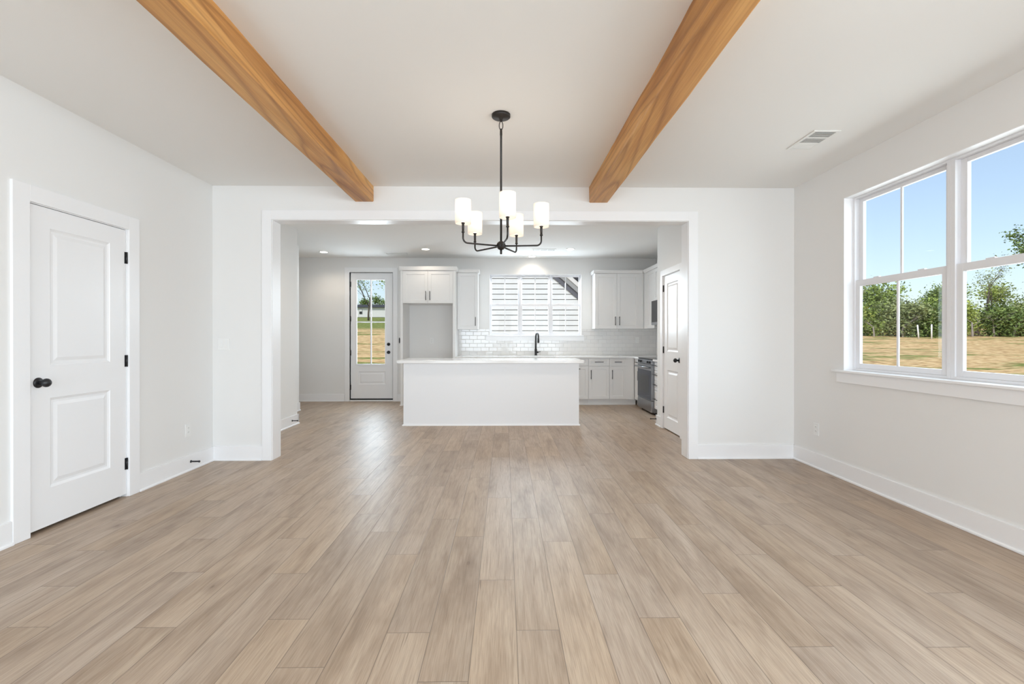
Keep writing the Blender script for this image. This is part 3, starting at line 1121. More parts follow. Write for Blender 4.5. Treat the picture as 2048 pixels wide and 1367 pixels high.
# unseen windows behind the viewpoint, added to carry the daylight fill
w3 = thing('window_3', (XR, -0.9, RWB), 'white double-hung window further along the right wall', 'window', kind='structure')
dh_window(w3, xw, [(SW0, -0.9), (-0.9, SW1)], 0.945, RWT, 1.69, 0.030, 0.045, 0.030, 0.040, 0.075)
MB().box(XR - 0.042, XR + 0.15, SW0, SW1, 0.925, 0.945).build('sill', 'trim', w3, 0.004)
for i, (a, b_) in enumerate(RX):
    wq = thing('window_%d' % (4 + i), ((a + b_) / 2, YR, 0.2), 'tall white glazed window in the rear wall', 'window', kind='structure')
    f = MB()
    f.box(a, a + 0.06, YR - 0.1, YR, 0.2, 2.45).box(b_ - 0.06, b_, YR - 0.1, YR, 0.2, 2.45).box(a + 0.06, b_ - 0.06, YR - 0.1, YR, 0.2, 0.28).box(a + 0.06, b_ - 0.06, YR - 0.1, YR, 2.38, 2.45)
    m = (a + b_) / 2
    f.box(m - 0.04, m + 0.04, YR - 0.1, YR, 0.28, 2.38)
    f.build('frame', 'vinyl', wq, 0.002)
    MB().box(a + 0.05, b_ - 0.05, YR - 0.06, YR - 0.054, 0.27, 2.39).build('pane', 'glass', wq)

# ------------------------------------------------------------------ ceiling beams


def beam(x0, x1, label, seed):
    rr = random.Random(seed)
    zb = 2.588
    n = 90
    ya, yb = YR, YB
    vs, fs = [], []
    ch = 0.008
    prof = [(x0, H), (x0, zb + ch), (x0 + ch, zb), (x1 - ch, zb), (x1, zb + ch), (x1, H)]
    k = len(prof)
    for i in range(n + 1):
        y = ya + (yb - ya) * i / n
        for j, (x, z) in enumerate(prof):
            dx = 0.006 * mnoise.noise(Vector((y * 1.7, j // 3 * 9.1 + seed, 0))) + 0.0025 * mnoise.noise(Vector((y * 9, j * 3.3, seed)))
            dz = 0.0 if z == H else 0.005 * mnoise.noise(Vector((y * 1.3, 20 + j // 3 * 5.0, seed)))
            vs.append((x + dx, y, z + dz))
    for i in range(n):
        for j in range(k):
            j2 = (j + 1) % k
            fs.append((i * k + j, i * k + j2, (i + 1) * k + j2, (i + 1) * k + j))
    fs.append(tuple(range(k)))
    fs.append(tuple(n * k + j for j in range(k))[::-1])
    o = MB().add(vs, fs).build('ceiling_beam', 'beam', loc=((x0 + x1) / 2, YB, 2.66))
    return tag(o, label, 'beam', kind='thing')


beam(-1.503, -1.316, 'honey-stained timber ceiling beam, the one left of the chandelier', 3)
beam(0.852, 1.043, 'honey-stained timber ceiling beam, the one right of the chandelier, nearer the ceiling vent', 8)

# ------------------------------------------------------------------ chandelier
CX, CY = -0.025, 3.20
ch = thing('chandelier', (CX, CY, H), 'black five-arm chandelier with lit white drum shades', 'chandelier')
MB().lathe([(0.0635, -0.0002), (0.0635, -0.016), (0.058, -0.021), (0.020, -0.023), (0.012, -0.030), (0.009, -0.045)], (CX, CY, H), 'Z', 40).build('canopy', 'bronze', ch)
mb = MB()
pts = [(CX + 0.0125 * math.sin(2 * math.pi * k / 20), CY, H - 0.075 + 0.029 * math.cos(2 * math.pi * k / 20)) for k in range(21)]
mb.tube(pts, 0.0028, 8)
mb.build('loop', 'bronze', ch)
mb = MB()
mb.lathe([(0.004, 2.648), (0.008, 2.636), (0.0085, 2.605), (0.0072, 2.600), (0.0072, 1.875)], (CX, CY, 0), 'Z', 16)
mb.build('rod', 'bronze', ch)
HZ = 1.852
mb = MB()
prof = [(max(0.0005, 0.031 * math.sin(math.pi * i / 14)), HZ - 0.031 * math.cos(math.pi * i / 14)) for i in range(15)]
mb.lathe(prof, (CX, CY, 0), 'Z', 28)
mb.lathe([(0.0075, HZ - 0.058), (0.0075, HZ - 0.028)], (CX, CY, 0), 'Z', 16)
mb.build('hub', 'bronze', ch)
ARM_R = 0.274
for ang in (-155, -81, -6, 66, 134):
    a = R(ang)
    ux, uy = math.cos(a), math.sin(a)

    def P(r, z):
        return (CX + ux * r, CY + uy * r, z)
    arm = MB()
    rb = 0.032
    pts = [P(0.025, HZ - 0.003), P(0.12, HZ - 0.004), P(ARM_R - rb, HZ - 0.004)]
    for i in range(1, 9):
        g = math.pi / 2 * i / 8
        pts.append(P(ARM_R - rb + rb * math.sin(g), HZ - 0.004 + rb * (1 - math.cos(g))))
    pts.append(P(ARM_R, HZ + 0.062))
    arm.tube(pts, 0.0056, 10)
    ao = arm.build('arm', 'bronze', ch)
    c = P(ARM_R, 0)
    MB().lathe([(0.0075, HZ + 0.060), (0.0105, HZ + 0.063), (0.0105, HZ + 0.067), (0.0078, HZ + 0.070), (0.0085, HZ + 0.120), (0.012, HZ + 0.122), (0.012, HZ + 0.128)], c, 'Z', 18).build('candle_sleeve', 'bronze', ao)
    sb, stp, r0 = HZ + 0.121, HZ + 0.276, 0.052
    sh = MB()
    seg = 40
    vs, fs = [], []
    for (r, z) in ((r0, sb), (r0, stp), (r0 - 0.002, stp), (r0 - 0.002, sb)):
        for k in range(seg):
            g = 2 * math.pi * k / seg
            vs.append((c[0] + r * math.cos(g), c[1] + r * math.sin(g), z))
    for i in range(4):
        i2 = (i + 1) % 4
        for k in range(seg):
            k2 = (k + 1) % seg
            fs.append((i * seg + k, i * seg + k2, i2 * seg + k2, i2 * seg + k))
    sh.add(vs, fs, True)
    so = sh.build('lamp_shade', 'shade', ao)
    ed = so.modifiers.new('split', 'EDGE_SPLIT')
    ed.split_angle = R(50)
    bz = HZ + 0.175
    MB().lathe([(0.010, HZ + 0.128), (0.012, HZ + 0.145), (0.019, bz), (0.021, bz + 0.02), (0.016, bz + 0.036), (0.004, bz + 0.044)], c, 'Z', 18).build('bulb', 'bulb', ao)
    lt = light('bulb_light', 'POINT', (0, 0, 0), 0.5, (1.0, 0.90, 0.78), shadow_soft_size=0.018)
    lt.parent = ch
    lt.location = Vector((c[0], c[1], bz + 0.062)) - ch.location

# ------------------------------------------------------------------ small wall and ceiling fittings


def outlet(xf, u, z, label, name='wall_outlet', wd=0.071, ht=0.115, kind='outlet', group=None):
    o = thing(name, xf(u, 0, z), label, 'outlet' if kind == 'outlet' else 'light switch', group)
    mb = MB()
    p, q = xf(u - wd / 2, -0.0062, z - ht / 2), xf(u + wd / 2, -0.0002, z + ht / 2)
    mb.box(p[0], q[0], p[1], q[1], p[2], q[2])
    mb.build('faceplate', 'plastic', o, 0.002)
    if kind == 'outlet':
        for s in (-1, 1):
            r = MB()
            zz = z + s * 0.0195
            p, q = xf(u - 0.0165, -0.0085, zz - 0.014), xf(u + 0.0165, -0.006, zz + 0.014)
            r.box(p[0], q[0], p[1], q[1], p[2], q[2])
            ro = r.build('receptacle', 'plastic', o, 0.003)
            sl = MB()
            for du in (-0.006, 0.006):
                p, q = xf(u + du - 0.0011, -0.0089, zz - 0.002), xf(u + du + 0.0011, -0.0080, zz + 0.007)
                sl.box(p[0], q[0], p[1], q[1], p[2], q[2])
            sl.build('slot', 'slot', ro)
    else:
        n = max(1, round(wd / 0.046) - 0)
        n = 2 if wd > 0.1 else 1
        for k in range(n):
            uu = u + (k - (n - 1) / 2) * 0.046
            r = MB()
            p, q = xf(uu - 0.0165, -0.0095, z - 0.033), xf(uu + 0.0165, -0.006, z + 0.033)
            r.box(p[0], q[0], p[1], q[1], p[2], q[2])
            r.build('rocker', 'plastic', o, 0.002)
    return o


outlet(xf_left(XL), 4.352, 0.375, 'white outlet low on the left wall near the corner')
outlet(xf_back(YB), -2.806, 1.160, 'white double light switch left of the cased opening', 'light_switch', 0.116, 0.117, 'switch')
outlet(xf_right(XR), 4.380, 0.363, 'white outlet low on the right wall below the window')
outlet(xf_back(YK), -1.412, 1.165, 'white outlet inside the empty refrigerator recess')
outlet(xf_back(YK - 0.009), 2.575, 1.180, 'white outlet on the tiled backsplash near the range corner')


def door_stop(xf, u, z, label, ln=0.085, off=0.014):
    """spring door stop screwed to the baseboard."""
    o = thing('door_stop', xf(u, -off, z), label, 'door stop')
    ax = 'X' if abs(xf(u, 0, z)[0] - xf(u, 1, z)[0]) > 0.5 else 'Y'
    p0, p1 = xf(u, -off - 0.0005, z), xf(u, -off - ln, z)

    def lerp(t): return tuple(a + (b - a) * t for a, b in zip(p0, p1))
    MB().tube([lerp(0), lerp(0.05), lerp(0.12), lerp(0.2)], [0.012, 0.012, 0.007, 0.0055], 14).build('mounting_base', 'black', o)
    sp = MB()
    pts = []
    rdir = 0.0055
    for i in range(121):
        q = lerp(0.15 + 0.70 * i / 120)
        g = 2 * math.pi * 12 * i / 120
        pts.append((q[0], q[1] + rdir * math.cos(g), q[2] + rdir * math.sin(g)) if ax == 'X' else (q[0] + rdir * math.cos(g), q[1], q[2] + rdir * math.sin(g)))
    sp.tube(pts, 0.0016, 6)
    sp.tube([lerp(0.15), lerp(0.86)], 0.003, 8)
    sp.build('spring', 'black', o)
    MB().tube([lerp(0.84), lerp(0.86), lerp(0.98), lerp(1.0)], [0.006, 0.009, 0.009, 0.006], 14).build('bumper', 'black', o)
    return o


door_stop(xf_left(XL), 4.375, 0.082, 'black spring door stop on the left baseboard before the corner')
door_stop(xf_left(XKL), 6.535, 0.078, 'black spring door stop on the baseboard through the opening, by the hall corner')
door_stop(xf_right(XP), 6.585, 0.085, 'black spring door stop on the pantry wall end beside the range')


def register(cx, cy, z, lx, ly, along, label):
    """ceiling supply register: a frame and three banks of louvres."""
    o = thing('ceiling_vent', (cx, cy, z), label, 'vent', 'ceiling vents')
    fr = MB()
    b = 0.022
    x0, x1, y0, y1 = cx - lx / 2, cx + lx / 2, cy - ly / 2, cy + ly / 2
    zt, zb = z - 0.0002, z - 0.007
    fr.box(x0, x1, y0, y0 + b, zb, zt).box(x0, x1, y1 - b, y1, zb, zt).box(x0, x0 + b, y0 + b, y1 - b, zb, zt).box(x1 - b, x1, y0 + b, y1 - b, zb, zt)
    L = (ly if along == 'Y' else lx) - 2 * b
    c0 = (y0 if along == 'Y' else x0) + b
    for k in (1, 2):
        p = c0 + L * k / 3
        if along == 'Y':
            fr.box(x0 + b, x1 - b, p - 0.006, p + 0.006, zb, zt)
        else:
            fr.box(p - 0.006, p + 0.006, y0 + b, y1 - b, zb, zt)
    fr.build('frame', 'vent', o, 0.0015)
    MB().box(x0 + b * 0.8, x1 - b * 0.8, y0 + b * 0.8, y1 - b * 0.8, zt - 0.0012, zt - 0.0002).build('backing', 'duct', o)
    for k in range(3):
        bk = MB()
        p0, p1 = c0 + L * k / 3 + 0.006, c0 + L * (k + 1) / 3 - 0.006
        if along == 'Y':
            n = 6
            for i in range(n):
                y = p0 + (p1 - p0) * (i + 0.5) / n
                tilt = 0.0035 if k < 2 else -0.0035
                bk.add([(x0 + b, y - 0.0035 - tilt, zb), (x1 - b, y - 0.0035 - tilt, zb), (x1 - b, y + 0.0035 - tilt, zb), (x0 + b, y + 0.0035 - tilt, zb),
                        (x0 + b, y - 0.0030 + tilt, zt - 0.0015), (x1 - b, y - 0.0030 + tilt, zt - 0.0015), (x1 - b, y + 0.0035 + tilt, zt - 0.0015), (x0 + b, y + 0.0035 + tilt, zt - 0.0015)],
                       [(0, 3, 2, 1), (4, 5, 6, 7), (0, 1, 5, 4), (1, 2, 6, 5), (2, 3, 7, 6), (3, 0, 4, 7)])
        else:
            n = 9
            for i in range(n):
                x = p0 + (p1 - p0) * (i + 0.5) / n
                bk.box(x - 0.0035, x + 0.0035, y0 + b, y1 - b, zb + 0.001, zt - 0.0015)
        bk.build('louvre_bank', 'vent', o)
    return o


register(2.365, 3.575, H, 0.20, 0.345, 'Y', 'white ceiling vent in the near room above the window')
register(0.685, 8.22, ZK, 0.42, 0.17, 'X', 'white ceiling vent in the kitchen, right of the chandelier hub')
register(-1.975, 8.62, ZK, 0.42, 0.17, 'X', 'white ceiling vent in the kitchen above the outside door')


def downlight(x, y, label, power=17):
    o = thing('recessed_downlight', (x, y, ZK), label, 'ceiling light', 'recessed kitchen downlights')
    MB().lathe([(0.084, -0.0002), (0.084, -0.004), (0.078, -0.006), (0.064, -0.006), (0.062, -0.0012)], (x, y, ZK), 'Z', 32).build('trim_ring', 'vent', o)
    MB().lathe([(0.061, -0.0062), (0.061, -0.0075), (0.05, -0.009), (0.02, -0.0100)], (x, y, ZK), 'Z', 28).build('lens', 'lens', o)
    lt = light('downlight_beam', 'SPOT', (0, 0, 0), power, (1.0, 0.85, 0.68), spot_size=R(150), spot_blend=0.7, shadow_soft_size=0.06)
    lt.parent = o
    lt.location = (0, 0, -0.03)
    return o


downlight(-3.25, 8.48, 'lit recessed downlight left of the outside door')
downlight(-1.375, 8.18, 'lit recessed downlight in front of the refrigerator cabinet', 7)
downlight(1.14, 8.15, 'lit recessed downlight beside the kitchen ceiling vent')
downlight(0.515, 8.88, 'lit recessed downlight close above the kitchen window', 11)
for x_, l_ in ((-1.9, 'lit recessed downlight over the kitchen side of the cased opening, at the left'), (0.0, 'lit recessed downlight over the kitchen side of the cased opening, in the middle'), (1.1, 'lit recessed downlight over the kitchen side of the cased opening, at the right')):
    downlight(x_, 5.95, l_, 22)  # extra lamps hidden by the header, added to brighten and warm the kitchen

# ------------------------------------------------------------------ kitchen island
IX0, IX1, IY0, IY1 = -1.412, 1.040, 6.55, 7.22
isl = thing('kitchen_island', ((IX0 + IX1) / 2, (IY0 + IY1) / 2, 0), 'long white kitchen island with plain front panel and white quartz top', 'kitchen island')
mb = MB()
mb.box(IX0, IX1, IY0, IY0 + 0.02, 0, 0.872).box(IX0, IX0 + 0.02, IY0 + 0.02, IY1, 0, 0.872).box(IX1 - 0.02, IX1, IY0 + 0.02, IY1, 0, 0.872).box(IX0 + 0.02, IX1 - 0.02, IY0 + 0.02, IY1, 0.10, 0.872)
mb.build('body', 'island', isl, 0.002)
mb = MB()
mb.prism([(IY0 - 0.014, 0), (IY0, 0), (IY0, 0.018), (IY0 - 0.008, 0.018), (IY0 - 0.014, 0.010)], IX0 - 0.014, IX1 + 0.014, 'X')
mb.prism([(IX0 - 0.014, 0), (IX0, 0), (IX0, 0.018), (IX0 - 0.008, 0.018), (IX0 - 0.014, 0.010)], IY0, IY1, 'Y')
mb.prism([(IX1 + 0.014, 0), (IX1, 0), (IX1, 0.018), (IX1 + 0.008, 0.018), (IX1 + 0.014, 0.010)], IY0, IY1, 'Y')
mb.build('shoe_moulding', 'trim', isl)
MB().box(-1.495, 1.103, 6.50, 7.29, 0.8725, 0.912).build('countertop', 'quartz', isl, 0.003)
fx = xf_back
mb_f = lambda u, d, z: (u, IY1 - d, z)   # kitchen side of the island
for i in range(4):
    u0 = IX0 + 0.03 + i * 0.598
    xf_k = lambda u, d, z: (u, IY1 + 0.019 - d, z)
    d_ = front(xf_k, u0, u0 + 0.598, 0.11, 0.865, isl, 'door')
    bar_pull(xf_k, u0 + (0.55 if i % 2 == 0 else 0.048), 0.70, 0.16, True, d_)

# ------------------------------------------------------------------ refrigerator surround
fr_ = thing('refrigerator_cabinet', (-1.387, 9.1, 0), 'tall white refrigerator surround with two-door cabinet over an empty recess', 'cabinet')
YF = 8.50
for a, b_ in ((-1.884, -1.842), (-0.940, -0.892)):
    MB().box(a, b_, YF, YK - 0.001, 0, 2.44).build('side_panel', 'cab', fr_, 0.0015)
MB().box(-1.842, -0.940, YF + 0.0215, YK - 0.001, 1.862, 2.44).build('body', 'cab', fr_, 0.001)
mb = MB()
mb.prism([(YF - 0.002, 2.4405), (YF - 0.018, 2.448), (YF - 0.018, 2.512), (YF - 0.012, 2.518), (YK - 0.001, 2.518), (YK - 0.001, 2.4405)], -1.902, -0.866, 'X')
mb.build('crown', 'cab', fr_, 0.002)
for (a, b_, hu) in ((-1.842, -1.391, -1.424), (-1.391, -0.940, -1.352)):
    d_ = front(xf_back(YF + 0.002), a, b_, 1.852, 2.434, fr_, 'door')
    bar_pull(xf_back(YF + 0.002), hu, 1.987, 0.165, True, d_)
mb = MB()
mb.prism([(YF - 0.012, 0), (YF, 0), (YF, 0.018), (YF - 0.006, 0.018), (YF - 0.012, 0.010)], -1.896, -1.842, 'X')
mb.prism([(-1.896, 0), (-1.884, 0), (-1.884, 0.018), (-1.890, 0.018), (-1.896, 0.010)], YF, YK - 0.03, 'Y')
mb.build('shoe_moulding', 'trim', fr_)
wb = thing('wall_latch', (-2.035, YK, 1.175), 'small black upright latch on the wall right of the outside door', 'latch')
MB().box(-2.041, -2.029, YK - 0.012, YK - 0.0002, 1.120, 1.230).build('latch_bar', 'black', wb, 0.002)
MB().box(-2.046, -2.024, YK - 0.004, YK - 0.0001, 1.135, 1.215).build('latch_plate', 'black', wb, 0.001)

# ------------------------------------------------------------------ wall cabinets
YU = 8.77


def crown_x(mb, x0, x1, y, z0, z1, p=0.03):
    mb.prism([(y, z0), (y - 0.006, z0 + 0.006), (y - p + 0.004, z1 - 0.014), (y - p, z1 - 0.010), (y - p, z1), (YK - 0.001, z1), (YK - 0.001, z0)], x0, x1, 'X')


c1 = thing('wall_cabinet', (-0.69, YK, 1.387), 'slim white wall cabinet between the refrigerator surround and window', 'cabinet')
MB().box(-0.889, -0.500, YU + 0.0215, YK - 0.001, 1.387, 2.440).build('body', 'cab', c1, 0.001)
mb = MB()
mb.prism([(YU, 2.4405), (YU - 0.004, 2.447), (YU - 0.022, 2.488), (YU - 0.022, 2.505), (YK - 0.001, 2.505), (YK - 0.001, 2.4405)], -0.8635, -0.474, 'X')
mb.build('crown', 'cab', c1, 0.002)
d_ = front(xf_back(YU + 0.002), -0.889, -0.500, 1.387, 2.436, c1, 'door')
bar_pull(xf_back(YU + 0.002), -0.546, 1.531, 0.165, True, d_)

XS = 2.61       # front of the side run of wall cabinets
c2 = thing('wall_cabinet', (2.15, YK, 1.397), 'white two-door wall cabinet right of the kitchen window', 'cabinet')
MB().box(1.692, 2.935, YU + 0.0215, YK - 0.010, 1.397, 2.432).build('body', 'cab', c2, 0.001)
MB().box(2.520, XS, YU + 0.010, YU + 0.0212, 1.397, 2.432).build('filler', 'cab', c2)
mb = MB()
mb.prism([(YU, 2.4325), (YU - 0.006, 2.438), (YU - 0.022, 2.476), (YU - 0.022, 2.493), (YK - 0.010, 2.493), (YK - 0.010, 2.4325)], 1.662, XS - 0.022, 'X')
mb.build('crown', 'cab', c2, 0.002)
for (a, b_, hu) in ((1.692, 2.106, 2.072), (2.106, 2.520, 2.150)):
    d_ = front(xf_back(YU + 0.002), a, b_, 1.397, 2.427, c2, 'door')
    bar_pull(xf_back(YU + 0.002), hu, 1.542, 0.165, True, d_)

c3 = thing('wall_cabinet', (XKR, 8.45, 1.397), 'white corner wall cabinet on the right kitchen wall beside the microwave', 'cabinet')
xs = xf_right(XS + 0.002)
MB().box(XS + 0.0215, XKR - 0.010, 8.142, 8.765, 1.397, 2.432).build('body', 'cab', c3, 0.001)
d_ = front(xs, 8.142, 8.560, 1.397, 2.427, c3, 'door')
bar_pull(xs, 8.20, 1.535, 0.165, True, d_)
MB().box(XS + 0.003, XS + 0.0212, 8.562, 8.764, 1.397, 2.432).build('filler', 'cab', c3)
mb = MB()
mb.prism([(XS, 2.4325), (XS - 0.006, 2.438), (XS - 0.022, 2.476), (XS - 0.022, 2.493), (XKR - 0.010, 2.493), (XKR - 0.010, 2.4325)], 8.142, YU - 0.024, 'Y')
mb.build('crown', 'cab', c3, 0.002)

c4 = thing('wall_cabinet', (XKR, 7.76, 1.87), 'short white wall cabinet above the microwave', 'cabinet')
MB().box(XS + 0.0215, XKR - 0.010, 7.380, 8.140, 1.865, 2.432).build('body', 'cab', c4, 0.001)
for (a, b_, hu) in ((7.760, 8.140, 7.80), (7.380, 7.760, 7.72)):
    d_ = front(xs, a, b_, 1.865, 2.427, c4, 'door')
    bar_pull(xs, hu, 1.99, 0.15, True, d_)
mb = MB()
mb.prism([(XS, 2.4325), (XS - 0.006, 2.438), (XS - 0.022, 2.476), (XS - 0.022, 2.493), (XKR - 0.010, 2.493), (XKR - 0.010, 2.4325)], 7.380, 8.140, 'Y')
mb.build('crown', 'cab', c4, 0.002)

mw = thing('microwave', (XKR, 7.76, 1.45), 'black and steel over-range microwave beside the pantry wall', 'microwave')
XM = 2.555
MB().box(XM + 0.031, XKR - 0.010, 7.385, 8.135, 1.447, 1.862).build('body', 'steel', mw, 0.002)
MB().box(XM, XM + 0.030, 7.60, 8.135, 1.497, 1.862).build('door', 'blackglass', mw, 0.002)
MB().box(XM, XM + 0.030, 7.385, 7.597, 1.497, 1.862).build('control_panel', 'blackglass', mw, 0.002)
MB().box(XM + 0.004, XM + 0.030, 7.385, 8.135, 1.447, 1.494).build('vent_grille', 'steel', mw, 0.002)
bar_pull(xf_right(XM), 7.635, 1.68, 0.30, True, mw, 0.009, 0.04)

# ------------------------------------------------------------------ base cabinets along the back wall
YBF = 8.50
CT = 0.888


def base_cabinet(x0, x1, label, kind, hu=None, toe=True):
    o = thing('base_cabinet', ((x0 + x1) / 2, YK, 0), label, 'cabinet')
    MB().box(x0, x1, YBF + 0.0215, YK - 0.012, 0.105, 0.855).build('body', 'cab', o, 0.001)
    mb = MB()
    mb.box(x0, x1, YBF + 0.075, YBF + 0.09, 0, 0.1045)
    mb.prism([(YBF + 0.063, 0), (YBF + 0.075, 0), (YBF + 0.075, 0.018), (YBF + 0.069, 0.018), (YBF + 0.063, 0.010)], x0, x1, 'X')
    mb.build('toe_kick', 'cab', o)
    xf = xf_back(YBF + 0.002)
    c = (x0 + x1) / 2
    if kind == 'drawer_door':
        dr = front(xf, x0, x1, 0.716, 0.849, o, 'drawer', 0.035)
        bar_pull(xf, c, 0.788, min(0.16, (x1 - x0) * 0.42), False, dr)
        d_ = front(xf, x0, x1, 0.112, 0.713, o, 'door')
        bar_pull(xf, hu, 0.560, 0.165, True, d_)
    elif kind == 'pullout':
        dr = front(xf, x0, x1, 0.716, 0.849, o, 'drawer', 0.035)
        d_ = front(xf, x0, x1, 0.112, 0.713, o, 'door')
        bar_pull(xf, c, 0.665, 0.165, False, d_)
    elif kind == 'sink':
        front(xf, x0, x1, 0.716, 0.849, o, 'false_drawer_front', 0.035)
        for (a, b_, h) in ((x0, c, c - 0.035), (c, x1, c + 0.035)):
            d_ = front(xf, a, b_, 0.112, 0.713, o, 'door')
            bar_pull(xf, h, 0.560, 0.165, True, d_)
    return o


base_cabinet(-0.888, -0.492, 'white base cabinet beside the refrigerator recess, mostly hidden behind the island', 'drawer_door', -0.845)
base_cabinet(0.132, 1.045, 'white sink base cabinet behind the island under the faucet', 'sink')
base_cabinet(1.047, 1.521, 'white pull-out base cabinet showing its edge just past the island end', 'pullout')
base_cabinet(1.523, 1.904, 'white base cabinet with drawer and door, the wider one past the island end', 'drawer_door', 1.567)
e_ = base_cabinet(1.906, 2.214, 'white base cabinet with drawer and door, the narrow one next to the corner', 'drawer_door', 1.953)
MB().box(2.214, 2.358, YBF + 0.010, YBF + 0.0212, 0.105, 0.855).build('filler', 'cab', e_)
MB().box(2.214, 2.40, YBF + 0.075, YBF + 0.09, 0, 0.1045).build('toe_kick', 'cab', e_)

dw = thing('dishwasher', (-0.18, YK, 0), 'dishwasher with black top edge behind the island, left of the sink', 'dishwasher')
MB().box(-0.488, 0.128, YBF + 0.030, YK - 0.012, 0.10, 0.853).build('body', 'steel', dw, 0.002)
MB().box(-0.488, 0.128, YBF - 0.004, YBF + 0.029, 0.11, 0.815).build('door', 'steel', dw, 0.003)
MB().box(-0.488, 0.128, YBF - 0.008, YBF + 0.029, 0.818, 0.852).build('control_strip', 'black', dw, 0.002)
MB().box(-0.488, 0.128, YBF + 0.075, YBF + 0.085, 0, 0.0995).build('kick_plate', 'black', dw)
bar_pull(xf_back(YBF - 0.004), -0.18, 0.765, 0.5, False, dw, 0.009, 0.035)

XB = 2.36     # front of the side run of base cabinets
xb_ = xf_right(XB + 0.002)
o = thing('base_cabinet', (XKR, 8.3, 0), 'slim white corner base cabinet between the corner and the range', 'cabinet')
MB().box(XB + 0.0215, XKR - 0.012, 8.145, 8.498, 0.105, 0.855).build('body', 'cab', o, 0.001)
dr = front(xb_, 8.145, 8.496, 0.716, 0.849, o, 'drawer', 0.035)
bar_pull(xb_, 8.32, 0.788, 0.14, False, dr)
d_ = front(xb_, 8.145, 8.496, 0.112, 0.713, o, 'door')
bar_pull(xb_, 8.20, 0.560, 0.165, True, d_)
MB().box(XB + 0.075, XB + 0.09, 8.145, YBF + 0.09, 0, 0.1045).build('toe_kick', 'cab', o)
o = thing('base_cabinet', (XKR, 7.0, 0), 'white drawer cabinet glimpsed between the range and the pantry wall', 'cabinet')
MB().box(XB + 0.0215, XKR - 0.012, 6.600, 7.372, 0.105, 0.855).build('body', 'cab', o, 0.001)
for (z0, z1) in ((0.716, 0.849), (0.560, 0.713), (0.405, 0.557), (0.112, 0.402)):
    dr = front(xb_, 6.602, 7.370, z0, z1, o, 'drawer', 0.035)
    bar_pull(xb_, 6.99, (z0 + z1) / 2 + 0.01, 0.70, False, dr)
MB().box(XB + 0.075, XB + 0.09, 6.600, 7.372, 0, 0.1045).build('toe_kick', 'cab', o)

# worktops
SX0, SX1, SY0, SY1 = 0.235, 0.965, 8.565, 8.935
ct = MB()
z0, z1 = 0.8555, CT
yf, ybk = 8.470, YK - 0.0095
ct.box(-0.8915, SX0, yf, ybk, z0, z1).box(SX1, 2.335, yf, ybk, z0, z1).box(SX0, SX1, yf, SY0, z0, z1).box(SX0, SX1, SY1, ybk, z0, z1)
ct.box(2.335, XKR - 0.0095, 8.146, ybk, z0, z1)
o = ct.build('countertop', 'quartz', loc=(0.7, 8.8, 0.87), bevel=0.002)
tag(o, 'white quartz worktop running along the kitchen back wall into the corner', 'countertop')
o = MB().box(2.335, XKR - 0.0095, 6.584, 7.374, z0, z1).build('countertop', 'quartz', loc=(2.6, 7.0, 0.87), bevel=0.002)
tag(o, 'short white quartz worktop between range and pantry wall', 'countertop')

sk = thing('sink', (0.6, 8.75, 0.85), 'stainless undermount sink in the worktop below the kitchen window', 'sink')
mb = MB()
r_ = 0.012
mb.box(SX0 - 0.02, SX0, SY0 - 0.02, SY1 + 0.02, 0.65, 0.8552).box(SX1, SX1 + 0.02, SY0 - 0.02, SY1 + 0.02, 0.65, 0.8552)
mb.box(SX0, SX1, SY0 - 0.02, SY0, 0.65, 0.8552).box(SX0, SX1, SY1, SY1 + 0.02, 0.65, 0.8552).box(SX0, SX1, SY0, SY1, 0.65, 0.662)
mb.build('basin', 'steel', sk, 0.003)
MB().lathe([(0.045, 0.662), (0.045, 0.664), (0.03, 0.663)], (0.6, 8.75, 0), 'Z', 24).build('drain', 'black', sk)

fa = thing('faucet', (0.597, 9.00, CT), 'matte black pull-down gooseneck faucet at the kitchen sink', 'faucet')
FX, FY = 0.597, 9.00
MB().lathe([(0.030, CT + 0.0002), (0.030, CT + 0.006), (0.024, CT + 0.010), (0.0235, CT + 0.12), (0.019, CT + 0.13)], (FX, FY, 0), 'Z', 24).build('base', 'black', fa)
mb = MB()
zt = 1.235
pts = [(FX, FY, CT + 0.12), (FX, FY, zt)]
ddx, ddy, rr = 0.22, -0.975, 0.085
for i in range(1, 13):
    g = math.pi * i / 12
    s = rr * (1 - math.cos(g))
    pts.append((FX + ddx * s, FY + ddy * s, zt + rr * math.sin(g)))
mb.tube(pts, [0.017, 0.015] + [0.0145] * 12, 14)
mb.build('neck', 'black', fa)
ex, ey = FX + ddx * 2 * rr, FY + ddy * 2 * rr
MB().lathe([(0.016, zt + 0.002), (0.018, zt - 0.03), (0.019, zt - 0.09), (0.016, zt - 0.105)], (ex, ey, 0), 'Z', 20).build('spray_head', 'black', fa)
mb = MB()
mb.tube([(FX + 0.018, FY, CT + 0.062), (FX + 0.050, FY, CT + 0.062)], 0.0165, 16)
mb.tube([(FX + 0.045, FY, CT + 0.062), (FX + 0.062, FY - 0.01, CT + 0.068), (FX + 0.088, FY - 0.03, CT + 0.075)], [0.008, 0.007, 0.006], 10)
mb.build('handle', 'black', fa)

